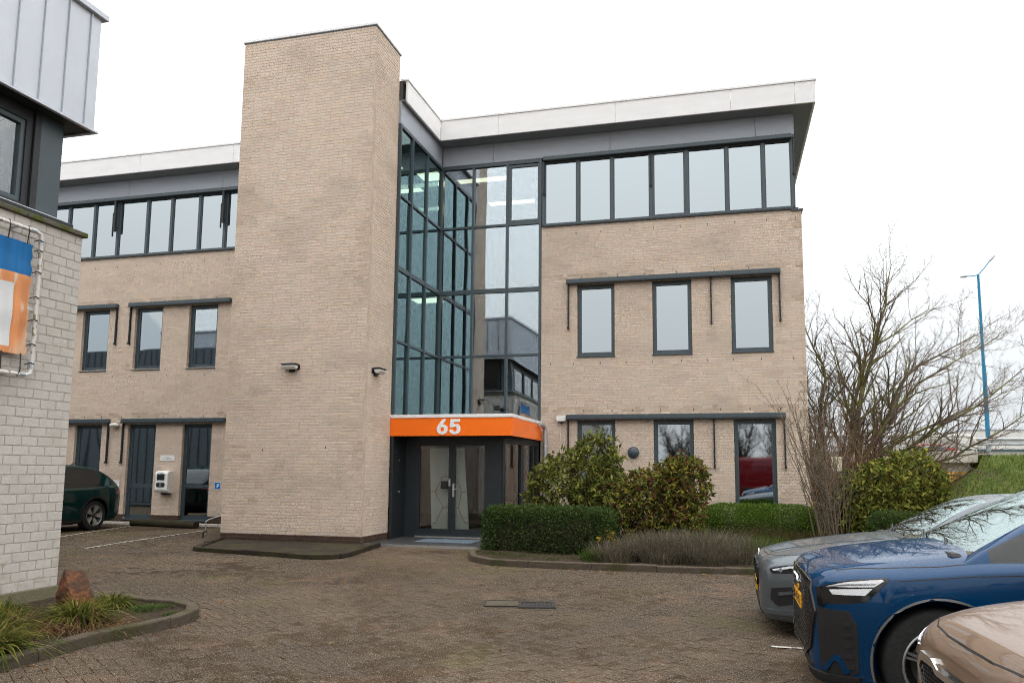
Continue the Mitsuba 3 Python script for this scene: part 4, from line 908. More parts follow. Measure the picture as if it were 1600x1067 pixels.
def blob_points(blobs, n, r, shell=.55):
    """points spread through a union of ellipsoids, denser towards the outside, with the outward direction"""
    vol = np.array([b[3] * b[4] * b[5] for b in blobs]) ** .75; k = r.choice(len(blobs), n, p=vol / vol.sum())
    b = np.array(blobs)[k]; d = norm(r.normal(0, 1, (n, 3))); rad = r.random(n) ** (1 / 3) * (1 - shell) + shell
    lump = .82 + .36 * meshkit.noise(d * 2.6 + k[:, None] * 3.1)
    P = b[:, :3] + d * b[:, 3:6] * (rad * lump)[:, None]
    return P, norm(d / b[:, 3:6])

def shrub(name, label, blobs, n, length, width, cols, base, seed, glossy=True, whorl=5, stems=14, cat='shrub', zmin=.08):
    r = np.random.default_rng(seed); t = thing(name, label, cat)
    P, O = blob_points(blobs, n // whorl, r)
    k = P[:, 2] > zmin; P, O = P[k], O[k]
    A = norm(O * .8 + [0, 0, .55] + r.normal(0, .25, O.shape))
    PP = np.repeat(P, whorl, 0) + r.normal(0, length * .12, (len(P) * whorl, 3)); AA = np.repeat(A, whorl, 0)
    D = norm(AA * .55 + norm(r.normal(0, 1, PP.shape)) * .85)
    v, f_, c = leaves(PP, D, length, width, r, cols)
    tone = np.repeat(np.repeat(r.uniform(.75, 1.25, (len(P), 1)), whorl, 0), 5, 0)
    put('foliage', (v, f_), 'leaf_glossy' if glossy else 'leaf', t, color=c * tone)
    mb = MB(); base = np.array(base, float)
    for s in range(stems):
        e = P[r.integers(len(P))]; b0 = base + np.append(r.normal(0, .12, 2), 0)
        mid = (b0 + e) / 2 + r.normal(0, .06, 3) + [0, 0, .1]; mb.tube([b0, mid, e], [.014, .009, .004], 5)
    for s in range(len(P) // 3):
        p = P[s * 3]; mb.tube([p, p - A[s * 3] * .16 + r.normal(0, .02, 3)], [.003, .004], 3, cap=False)
    put('stem', mb.get(), 'bark_dark', t)
    return t
mat('bark_dark', speck((.050, .038, .028), .7, 40), .9, .2)
mat('bark_green', lambda p, n, uv: mix((.125, .105, .072), (.170, .170, .062), smoothstep(.38, .6, fbm(p.x * 3, p.y * 3, p.z * 3))) * (.6 + .8 * noise(p.x * 50, p.y * 50, p.z * 50)), .95, .2)
mat('bark_twig', speck((.150, .112, .085), .6, 20), .9, .2)
mat('twig_red', speck((.125, .060, .042), .6, 20), .9, .2)
mat('stem_grey', speck((.15, .118, .085), .6, 30), .9, .2)

# clipped dark hedge by the doors
def hedge(name, label, corners, h, n, length, width, cols, seed, lump=.05, round_=.12, glossy=True):
    r = np.random.default_rng(seed); t = thing(name, label, 'hedge')
    a, b = np.array(corners[0], float), np.array(corners[1], float); d = b - a; L = np.linalg.norm(d); d /= L; nrm = np.array([-d[1], d[0]]); Wd = corners[2]
    ins = max(.20, round_ * .62); core = cbox(ins, L - ins, ins, Wd - ins, -.05, h - ins, .12); v = np.asarray(core.vertices)
    tw = np.column_stack([a[0] + d[0] * v[:, 0] + nrm[0] * v[:, 1], a[1] + d[1] * v[:, 0] + nrm[1] * v[:, 1], v[:, 2] + .04])
    put('inner_twigs', trimesh.Trimesh(tw, core.faces, process=False), 'bark_dark', t)
    # points on the faces of the box, pushed by a lumpy noise
    areas = np.array([L * h, L * Wd, Wd * h, Wd * h, L * h]); k = r.choice(5, n, p=areas / areas.sum()); u, w = r.random(n), r.random(n)
    x = np.select([k == 0, k == 1, k == 2, k == 3, k == 4], [u * L, u * L, 0 * u, 0 * u + L, u * L])
    y = np.select([k == 0, k == 1, k == 2, k == 3, k == 4], [0 * u, w * Wd, u * Wd, u * Wd, 0 * u + Wd]); z = np.where(k == 1, 0 * u + h, w * h)
    O = np.select([(k == 0)[:, None], (k == 1)[:, None], (k == 2)[:, None], (k == 3)[:, None], (k == 4)[:, None]], [[0, -1, 0], [0, 0, 1], [-1, 0, 0], [1, 0, 0], [0, 1, 0]]).astype(float)
    # round the edges
    cxyz = np.stack([np.clip(x, round_, L - round_), np.clip(y, round_, Wd - round_), np.minimum(z, h - round_)], -1); p = np.stack([x, y, z], -1); dv = p - cxyz; dl = np.linalg.norm(dv, axis=1, keepdims=True)
    p = cxyz + dv / np.maximum(dl, 1e-6) * np.minimum(dl, round_); O = norm(np.where(dl > 1e-6, dv, O))
    p = p + O * ((meshkit.fbm(p * 3.2 + seed, 3) - .5) * 2 * lump - r.random(n) * np.where(r.random(n) < .6, ins + .08, .05) + (r.random(n) < .03) * r.random(n) * .05)[:, None]
    z0 = gz(a[1])
    Pw = np.column_stack([a[0] + d[0] * p[:, 0] + nrm[0] * p[:, 1], a[1] + d[1] * p[:, 0] + nrm[1] * p[:, 1], p[:, 2] + .05 + z0])
    Ow = np.column_stack([d[0] * O[:, 0] + nrm[0] * O[:, 1], d[1] * O[:, 0] + nrm[1] * O[:, 1], O[:, 2]])
    D = norm(Ow * .6 + [0, 0, .45] + r.normal(0, .55, Ow.shape))
    v, f_, c = leaves(Pw, D, length, width, r, cols)
    put('foliage', (v, f_), 'leaf_glossy' if glossy else 'leaf', t, color=c)
    return t
HG = palette([((.042, .072, .024), 5), ((.062, .100, .030), 4), ((.105, .140, .042), 1.6), ((.06, .05, .02), .3)])
hedge('clipped_hedge', 'dark green clipped box shaped hedge right of the entrance step', ((-4.38, 13.75), (-2.02, 13.45), 1.15), .79, 26000, .055, .024, HG, 31, lump=.07, round_=.2)
YG = palette([((.105, .175, .030), 5), ((.140, .215, .040), 4), ((.070, .115, .022), 3)])
hedge('low_hedge', 'low bright green rounded yew hedge under the rightmost ground floor window', ((-.62, 16.5), (2.05, 16.6), 1.35), .80, 42000, .046, .016, YG, 32, lump=.05, round_=.58, glossy=False)
hedge('back_hedge', 'dark low hedge behind the grey car at the foot of the large leaved bush', ((2.5, 14.6), (4.15, 14.8), .8), .78, 14000, .05, .022, HG, 33, lump=.05, round_=.2)

PH = palette([((.165, .180, .042), 5), ((.105, .130, .032), 4), ((.26, .265, .065), 2.8), ((.120, .055, .030), .7), ((.05, .045, .02), 1)])
shrub('photinia_bush', 'large olive green leafy bush left of the round alarm bell', [(-3.0, 15.6, 1.15, .78, .75, .85), (-3.35, 15.3, .95, .55, .55, .75), (-2.55, 15.8, 1.55, .55, .5, .75), (-2.3, 15.5, .8, .7, .6, .7)], 8200, .125, .050, PH, (-2.9, 15.6, 0), 41)
PR = palette([((.135, .145, .036), 4), ((.20, .21, .048), 3), ((.26, .22, .035), 1.8), ((.155, .050, .035), 1.5), ((.105, .040, .028), 1.2), ((.05, .065, .02), 2)])
shrub('pieris_bush', 'red and yellow tinged leafy bush in front of the middle ground floor window', [(-1.25, 15.2, .85, .72, .65, .80), (-.85, 15.1, 1.05, .52, .5, .75), (-1.75, 14.9, .7, .55, .5, .6), (-.75, 14.9, .45, .45, .4, .45), (-.72, 15.3, 1.3, .45, .4, .55), (-1.72, 15.4, .95, .5, .45, .55)], 8600, .11, .048, PR, (-1.2, 15.2, 0), 42)
YL = palette([((.185, .205, .044), 5), ((.120, .145, .032), 4), ((.31, .29, .065), 2.6), ((.16, .12, .03), .25), ((.045, .055, .018), 1.5)])
shrub('laurel_bush', 'broad yellowish green large leaved bush right of the bare stems', [(2.95, 16.6, .90, .85, .75, .85), (3.55, 16.8, 1.2, .66, .65, .78), (2.45, 16.4, .7, .55, .55, .7), (3.86, 17.0, .85, .38, .42, .52)], 8600, .14, .056, YL, (3.4, 16.7, 0), 43)
shrub('low_bush', 'small reddish brown low bush at the foot of the grass slope', [(4.55, 17.5, .30, .5, .4, .32)], 1100, .06, .025, palette([((.09, .05, .03), 3), ((.06, .05, .02), 2)]), (4.55, 17.5, 0), 44)
shrub('yellow_sprig', 'small yellow leaved sprig between hedge and heather', [(-2.0, 13.5, .28, .18, .15, .22)], 220, .07, .03, palette([((.30, .20, .03), 3), ((.15, .13, .03), 2)]), (-2.0, 13.5, 0), 45, stems=4)

# heather and lavender: tufts of thin upright shoots
def tuft(name, label, spots, h, cols, n, seed, w=.006, spread=.25, lean=.6, cat='heather', group=None, mat_='leaf', arch=0.0):
    r = np.random.default_rng(seed); keys = []
    for q, (x, y, s) in enumerate(spots):
        lb = label[q] if isinstance(label, (list, tuple)) else label
        t = thing(name, lb, cat, group); keys.append(t); m_ = int(n * s)
        a = r.uniform(0, 2 * np.pi, m_); rr = spread * s * np.sqrt(r.random(m_)); bx, by = x + rr * np.cos(a), y + rr * np.sin(a)
        out = rr / (spread * s); L = h * s * r.uniform(.6, 1.1, m_) * (1 - .25 * out); a2 = a + r.normal(0, .6, m_)
        dr_ = np.stack([np.cos(a2), np.sin(a2)], -1); ln = lean * (.25 + .75 * out) * r.uniform(.6, 1.3, m_); ww = w * r.uniform(.7, 1.3, m_)
        sd = np.stack([-dr_[:, 1], dr_[:, 0]], -1); pts = []
        S = 4; z0 = gz(y) + .05
        for k in range(S + 1):
            tt = k / S; up = L * (tt - arch * tt ** 2.4 * ln); ou = L * ln * (tt ** 1.5)
            c_ = np.column_stack([bx + dr_[:, 0] * ou, by + dr_[:, 1] * ou, z0 + np.maximum(up, -.02)]); hw = (ww * (1 - .8 * tt))[:, None] / 2
            pts += [c_ - np.column_stack([sd * hw, hw * 0]), c_ + np.column_stack([sd * hw, hw * 0])]
        V = np.stack(pts, 1); F = np.array(sum([[[2 * k, 2 * k + 1, 2 * k + 3], [2 * k, 2 * k + 3, 2 * k + 2]] for k in range(S)], []))
        put('shoots', (V.reshape(-1, 3), (F[None] + 2 * (S + 1) * np.arange(m_)[:, None, None]).reshape(-1, 3)), mat_, t, color=np.repeat(cols(m_, r), 2 * (S + 1), 0))
    return keys
HE = palette([((.17, .145, .115), 4), ((.115, .095, .062), 4), ((.25, .215, .20), 1.3), ((.095, .095, .045), 3.5)], .4)
ph_ = [(-1.78, 13.0, 1.0), (-1.32, 13.42, 1.3), (-1.05, 12.92, .8), (-.60, 13.32, 1.4), (-.22, 12.98, .9), (.15, 13.4, 1.25), (-1.0, 13.95, 1.35), (-.30, 14.0, 1.45)]
tuft('heather_clump', ['greyish brown heather clump nearest the clipped hedge, front row', 'heather clump second from the clipped hedge, behind the front ones', 'front row heather clump third from the clipped hedge', 'tall heather clump in the middle of the kerb bed', 'front row heather clump right of the middle', 'heather clump at the right end of the kerb row, nearest the grey car', 'heather clump in the back row before the reddish bush', 'heather clump in the back row before the low green hedge'], ph_, .37, HE, 1000, 51, group='heather clumps along the kerb', spread=.36, lean=.95, w=.008)
tuft('dry_heather', ['rusty dry heather before the left end of the low green hedge', 'rusty dry heather before the middle of the low green hedge', 'rusty dry heather before the right end of the low green hedge'], [(.3, 15.3, 1.2), (.9, 15.4, 1.2), (1.5, 15.2, 1.1)], .42, palette([((.11, .075, .035), 3), ((.075, .06, .03), 3), ((.05, .055, .02), 2)]), 800, 52, spread=.4, lean=.5, group='dry heather before the low hedge')
tuft('green_tuft', ['bright green grassy tuft beside the nose of the grey car', 'small green weed at the foot of the clipped hedge'], [(.62, 13.9, 1.1), (-2.15, 12.95, .55)], .40, palette([((.075, .13, .025), 3), ((.11, .16, .035), 2), ((.05, .08, .02), 2)]), 700, 53, spread=.36, cat='grass', w=.009)
# moss and grass at the kerb corner
r6 = np.random.default_rng(6); gx, gy = r6.uniform(-4.25, -2.0, 2600), r6.uniform(12.45, 13.5, 2600)
k = shapely.contains_xy(BED_R.buffer(-.1), gx, gy) & (meshkit.fbm(np.column_stack([gx * 2, gy * 2, gx * 0])) > .42); gx, gy = gx[k], gy[k]
v, f_, c = blades(len(gx), (gx, gy), .05, .006, .7, r6, lambda n, r: np.array([.06, .085, .02])[None] * r.uniform(.6, 1.5, (n, 1)), lambda x, y: gz(y) + .065)
put('bed_grass', (v, f_), 'leaf', color=c); tag('bed_grass', 'short grass and moss at the corner of the kerbed bed by the hedge', 'grass', kind='stuff')

# ornamental grasses in the left bed
GR = palette([((.085, .105, .020), 5), ((.160, .165, .035), 3), ((.30, .24, .09), 1.5), ((.045, .060, .014), 3)])
tuft('sedge_clump', ['thick green and yellow sedge clump in front of the rust brown boulder', 'sedge clump at the left edge of the photo, second from the camera', 'sedge clump nearest the camera at the left edge', 'small sedge tuft right behind the boulder', 'sparse sedge tuft against the wall plinth'],
     [(-6.38, 6.72, 1.0), (-6.75, 6.05, .95), (-6.05, 5.42, 1.05), (-6.78, 7.62, .66), (-7.35, 6.75, .7)], .46, GR, 560, 54, w=.016, spread=.19, lean=1.25, cat='grass', arch=.75)
DD = palette([((.21, .115, .055), 3), ((.30, .20, .12), 2), ((.12, .07, .04), 2)])
tuft('dead_grass', ['dry fallen reddish blades between the sedge clumps', 'dry fallen pale blades hanging over the bed kerb'], [(-6.65, 6.15, 1.0), (-6.1, 6.55, .8)], .40, DD, 380, 55, w=.010, spread=.42, lean=1.3, cat='grass', arch=.9)
tuft('weed_patch', ['low green weeds at the kerb corner of the left bed', 'low green weeds on the bare soil right of the boulder'], [(-5.80, 7.42, .45), (-6.25, 7.62, .8)], .07, palette([((.050, .085, .020), 3), ((.07, .11, .028), 2)]), 300, 56, w=.012, spread=.28, lean=1.2, cat='weeds')
hp_ = np.array([[-.19, -.12, 0], [-.20, .12, 0], [.26, -.14, 0], [.24, .14, 0], [-.20, -.10, .30], [-.17, .10, .33], [-.10, -.09, .40], [-.06, .08, .40], [.02, -.12, .33], [.05, .10, .31], [.20, -.11, .14], [.17, .12, .16], [.05, -.17, .12], [-.10, -.16, .16]])
bo = trimesh.convex.convex_hull(hp_).subdivide_to_size(.022); v = np.asarray(bo.vertices).copy()
v += norm(v - [0, 0, .15]) * (.05 * (meshkit.fbm(v * 9 + 4, 4)[:, None] - .5) + .03 * (meshkit.fbm(v * 30 + 2, 3)[:, None] - .5))
ca_, sa_ = math.cos(-.45), math.sin(-.45); v = np.column_stack([v[:, 0] * ca_ - v[:, 1] * sa_, v[:, 0] * sa_ + v[:, 1] * ca_, v[:, 2]])
bt = put('boulder', trimesh.Trimesh(v + [-7.10, 7.42, -.05], bo.faces, process=False), mat('rust_rock', lambda p, n, uv: mix((.135, .056, .028), (.070, .040, .026), smoothstep(.4, .65, fbm(p.x * 9, p.y * 9, p.z * 9))) * (.6 + .8 * fbm(p.x * 45, p.y * 45, p.z * 45)), .9, .2, bump=(lambda p, n, uv: .012 * fbm(p.x * 40, p.y * 40, p.z * 40), 2e-3)), smooth=50)
tag(bt, 'rust brown boulder standing at the corner of the block wall', 'boulder')

# ---- bare trees: limbs laid out, then branches and twigs grown from them
def grow(limbs, r, levels=3, dens=7.0, ratio=.42, twig=.0035, up=.25):
    """limbs: list of (points, r0, r1); returns (limb tubes, twig tubes)"""
    big, small = MB(), MB(); todo = []
    def resample(p, n):
        p = np.asarray(p, float); s = np.r_[0, np.cumsum(np.linalg.norm(np.diff(p, axis=0), axis=1))]
        t = np.linspace(0, s[-1], n); return PchipInterpolator(s, p, axis=0)(t)
    for p, r0, r1 in limbs:
        q = resample(p, 14); q[1:-1] += r.normal(0, .025, (12, 3)) * min(1, r0 * 12); todo.append((q, r0, r1, 0))
    while todo:
        q, r0, r1, lv = todo.pop(); rad = np.linspace(r0, r1, len(q))
        (big if lv < 1 or r0 > .02 else small).tube(q, rad, 7 if r0 > .03 else (4 if r0 > .009 else 3), cap=False)
        if lv >= levels: continue
        s = np.r_[0, np.cumsum(np.linalg.norm(np.diff(q, axis=0), axis=1))]; Ltot = s[-1]
        nb_ = max(2, int(Ltot * dens * (1.0 if lv == 0 else 1.5)))
        for k in range(nb_):
            t = (.18 + .80 * (k + r.random()) / nb_) * Ltot; i = min(np.searchsorted(s, t), len(q) - 1); d = norm(q[i] - q[i - 1])
            side = norm(np.cross(d, r.normal(0, 1, 3))); ang = r.uniform(.5, .95); dir_ = norm(d * math.cos(ang) + side * math.sin(ang) + [0, 0, up * r.random()])
            L = Ltot * ratio * r.uniform(.45, 1.1) * (1.15 - .75 * t / Ltot); L = min(max(L, .10), 2.0)
            n_ = 5 if lv < 1 else 4; pts = [q[i]]; dd = dir_
            for _ in range(n_):
                dd = norm(dd + r.normal(0, .16, 3) + [0, 0, .05]); pts.append(pts[-1] + dd * L / n_)
            ri = np.interp(t, s, rad); a = min(ri * .6, r0 * .5) * r.uniform(.6, 1); a = max(a, twig * 1.2)
            todo.append((np.array(pts), a, max(twig * .7, a * .3), lv + 1))
    return big, small
def bare_tree(name, label, limbs, seed, bark='bark_green', twigs='bark_twig', cat='tree', **k):
    t = thing(name, label, cat); b, s = grow(limbs, np.random.default_rng(seed), **k)
    put('trunk', b.get(), bark, t, smooth=True); put('crown', s.get(), twigs, t); return t
b0 = (2.72, 22.2, -.05)
K = lambda *p: [b0] + list(p)
limbs = [(K((2.78, 22.1, .9), (3.05, 21.9, 1.9), (3.45, 21.8, 3.4), (3.85, 21.8, 4.7), (4.15, 21.9, 5.9), (4.38, 22, 7.0)), .11, .010),
         (K((2.62, 22.3, .9), (2.58, 22.4, 2.0), (2.50, 22.5, 3.2), (2.72, 22.6, 4.0), (2.45, 22.7, 5.0), (2.2, 22.9, 5.8)), .10, .010),
         (K((2.95, 22.3, .7), (3.55, 22.7, 1.8), (4.3, 23.0, 3.0), (4.9, 23.2, 4.2), (5.7, 23.4, 4.7), (6.7, 23.4, 5.3)), .10, .010),
         (K((3.0, 22.0, .6), (3.9, 21.6, 1.65), (4.9, 21.4, 2.5), (5.9, 21.2, 3.1), (7.1, 21.2, 4.1)), .085, .008),
         (K((3.1, 22.1, .5), (4.1, 21.9, 1.0), (5.1, 21.7, 1.75), (6.1, 21.4, 2.3), (7.3, 21.2, 3.2)), .075, .008),
         (K((2.85, 22.4, .9), (3.3, 22.6, 2.3), (3.5, 22.8, 3.6), (3.9, 23.0, 4.8), (4.9, 23.2, 5.6), (5.5, 23.2, 6.0)), .09, .010),
         (K((2.5, 22.2, .8), (2.25, 22.1, 2.0), (2.05, 21.9, 3.4), (2.0, 21.8, 4.6), (1.9, 21.6, 5.4)), .07, .008),
         (K((2.9, 21.9, .8), (3.6, 21.3, 2.2), (4.4, 21.0, 3.4), (5.4, 20.8, 4.2), (6.4, 20.7, 4.8)), .07, .008),
         (K((3.0, 22.1, 1.0), (4.3, 22.4, 2.25), (5.8, 22.6, 3.0), (7.5, 22.8, 3.8)), .075, .007),
         ([(4.05, 22.4, -.05), (4.3, 22.3, .8), (4.75, 22.1, 1.7), (5.3, 22.0, 2.4), (6.2, 22, 3.0)], .06, .008)]
bare_tree('bare_tree', 'wide spreading bare tree with mossy green limbs right of the office', limbs, 61, levels=3, dens=5.2, ratio=.41, twig=.0032)

def stem_shrub(name, label, base, n, h, fan, seed, bark, leanx=0.0, twig=.0035, r0=.011, dens=5, lv=1, spread=.16):
    r = np.random.default_rng(seed); L = []
    for k in range(n):
        a = r.uniform(0, 2 * np.pi); s = fan * np.sqrt(r.random()); hh = h * r.uniform(.55, 1.05)
        b = np.array(base) + [r.normal(0, spread), r.normal(0, spread), 0]; e = b + [math.cos(a) * s * hh + leanx * hh * r.random(), math.sin(a) * s * hh, hh]
        m1 = b + (e - b) * .33 + [0, 0, .06 * hh] + r.normal(0, .02, 3); m2 = b + (e - b) * .68 + [0, 0, .05 * hh] + r.normal(0, .03, 3)
        L.append(([b, m1, m2, e], r0 * r.uniform(.6, 1.25), .003))
    t = thing(name, label, 'shrub'); bb, ss = grow(L, r, levels=lv, dens=dens, ratio=.30, twig=twig, up=.5)
    put('stem', bb.get(), bark, t); put('twigs', ss.get(), bark, t); return t
stem_shrub('bare_shrub', 'tall bare grey stemmed shrub fanning out at the corner of the right wing', (1.98, 16.0, .02), 46, 3.1, .30, 71, 'stem_grey', leanx=-.22, r0=.014, lv=2, dens=3.2)
stem_shrub('twiggy_shrub', 'dense reddish brown leafless shrub behind the grey stemmed one', (2.55, 19.2, .0), 110, 2.6, .34, 72, 'twig_red', leanx=.12, r0=.009, lv=2, dens=3.4, spread=.32)
stem_shrub('twiggy_shrub', 'reddish brown leafless thicket under the bridge side of the tree', (4.2, 20.6, .0), 80, 2.1, .45, 73, 'twig_red', r0=.008, lv=2, dens=3.2, spread=.5)

# trees and the van behind the camera: seen mirrored in the windows
for q, (x, y, h, lab) in enumerate(((-3.2, -21, 5.6, 'bare tree mirrored in the middle ground floor window'), (.9, -20, 6.0, 'dense bare tree mirrored in the rightmost ground floor window'), (4.2, -23, 6.3, 'bare tree mirrored at the right of the rightmost ground floor window'), (-8.5, -24, 6.6, 'bare tree mirrored low in the atrium glass'))):
    r = np.random.default_rng(80 + q); L = []
    for k in range(9):
        a = 2 * np.pi * k / 9 + r.normal(0, .2); s = r.uniform(.15, .5) * h * .8; b = np.array([x, y, -.15])
        L.append(([b, b + [.1 * math.cos(a) * s, .1 * math.sin(a) * s, h * .25], b + [.5 * math.cos(a) * s, .5 * math.sin(a) * s, h * .55], b + [math.cos(a) * s, math.sin(a) * s, h * r.uniform(.75, 1)]], .09, .012))
    bare_tree('bare_tree', lab, L, 90 + q, bark='bark_dark', twigs='bark_dark', levels=2, dens=4, ratio=.42, twig=.010)
# ---------------------------------------------------------------- cars
import manifold3d
mat('tyre', lambda p, n, uv: mi.Color3f(.016, .016, .016) * (.8 + .5 * noise(p.x * 50, p.y * 50, p.z * 50)), .85, .3)
mat('trim_black', (.013, .013, .014), .55, .4)
mat('chrome', (.75, .75, .76), .10, .5, metal=1.0)
mat('lamp_white', (.66, .68, .70), .22, .5)
mat('lamp_grey', (.16, .17, .18), .15, .5)
mat('plate_yellow', (.75, .36, .015), .45, .4)
mat('plate_ink', (.02, .02, .02), .6, .3)
mat('seat_dark', (.02, .02, .022), .8, .2)
mat('rim_dark', (.02, .02, .021), .3, .5)
mat('rim_grey', (.34, .35, .36), .28, .5, metal=.8)
mat('lamp_red', (.30, .01, .012), .15, .5)
glass('car_glass', (.08, .16, .14), (.80, .94, .93), .24, .001)
mat('privacy_glass', (.010, .012, .013), .02, .55)
def paint_mat(name, base, flake, spec=.5):
    """a clear coat over pigment, with metal flakes mixed in"""
    base = tuple(base)
    wet = lambda p, n, uv: .02 + .05 * smoothstep(.66, .76, noise(p.x * 70, p.y * 70, p.z * 70))
    col = lambda p, n, uv: mi.Color3f(*base) * (1 + .15 * (noise(p.x * 300, p.y * 300, p.z * 300) - .5))
    coat = {'type': 'principled', 'base_color': proc(col), 'roughness': proc(wet), 'specular': float(spec)}
    metal = {'type': 'principled', 'base_color': rgb(*(min(1, 2.2 * b) for b in base)), 'roughness': .30, 'metallic': 1.0}
    scene[name] = two({'type': 'blendbsdf', 'weight': float(flake), 'a': coat, 'b': metal})
paint_mat('paint_blue', (.0004, .030, .088), .12, .4); paint_mat('paint_silver', (.085, .098, .108), .38); paint_mat('paint_bronze', (.165, .112, .080), .18)
paint_mat('paint_green', (.0015, .020, .019), .18); paint_mat('paint_red', (.30, .012, .018), .0); paint_mat('paint_maroon', (.17, .008, .012), .0)

VP = np.array([0, .20, .36, .455, .51, .61, .74, .85, .91, 1.0])
VS = np.unique(np.concatenate([np.linspace(0, 1, 49), [.455, .51]]))
def curve(pts):
    p = np.array(pts, float); f = PchipInterpolator(p[:, 0], p[:, 1]); lo, hi = p[0], p[-1]
    return lambda x: np.where(x < lo[0], lo[1], np.where(x > hi[0], hi[1], f(np.clip(x, lo[0], hi[0]))))
def smooth_curve(pts, sig=.09, keep=-1.0):
    """as curve(), with its bends eased over sig metres beyond x = keep"""
    f = curve(pts); lo, hi = pts[0][0], pts[-1][0]; g = np.arange(lo, hi + .005, .005); y = f(g)
    k = np.exp(-.5 * (np.arange(-60, 61) * .005 / sig) ** 2); k /= k.sum(); s = np.convolve(np.concatenate([2 * y[0] - y[60:0:-1], y, 2 * y[-1] - y[-2:-62:-1]]), k, 'valid')
    w = np.clip((g - keep) / .25, 0, 1) * np.clip((hi - .15 - g) / .2, 0, 1) if keep >= 0 else np.ones(len(g))
    z = y * (1 - w) + s * w
    return lambda x: np.interp(x, g, z)
def loft(S, cap=True):
    """sections S (n, m, 3) running from one side round to the other, closed; a solid"""
    n, m, _ = S.shape
    i, j = np.meshgrid(np.arange(n - 1), np.arange(m), indexing='ij')
    q = np.stack([i * m + j, i * m + (j + 1) % m, (i + 1) * m + (j + 1) % m, (i + 1) * m + j], -1).reshape(-1, 4)
    V = S.reshape(-1, 3); f = np.vstack([q[:, [0, 2, 1]], q[:, [0, 3, 2]]])
    if cap:
        k = len(V); V = np.vstack([V, S[0].mean(0), S[-1].mean(0)]); j = np.arange(m); e = (n - 1) * m
        f = np.vstack([f, np.stack([j * 0 + k, j, (j + 1) % m], 1), np.stack([j * 0 + k + 1, e + (j + 1) % m, e + j], 1)])
    return trimesh.Trimesh(V, f, process=False)

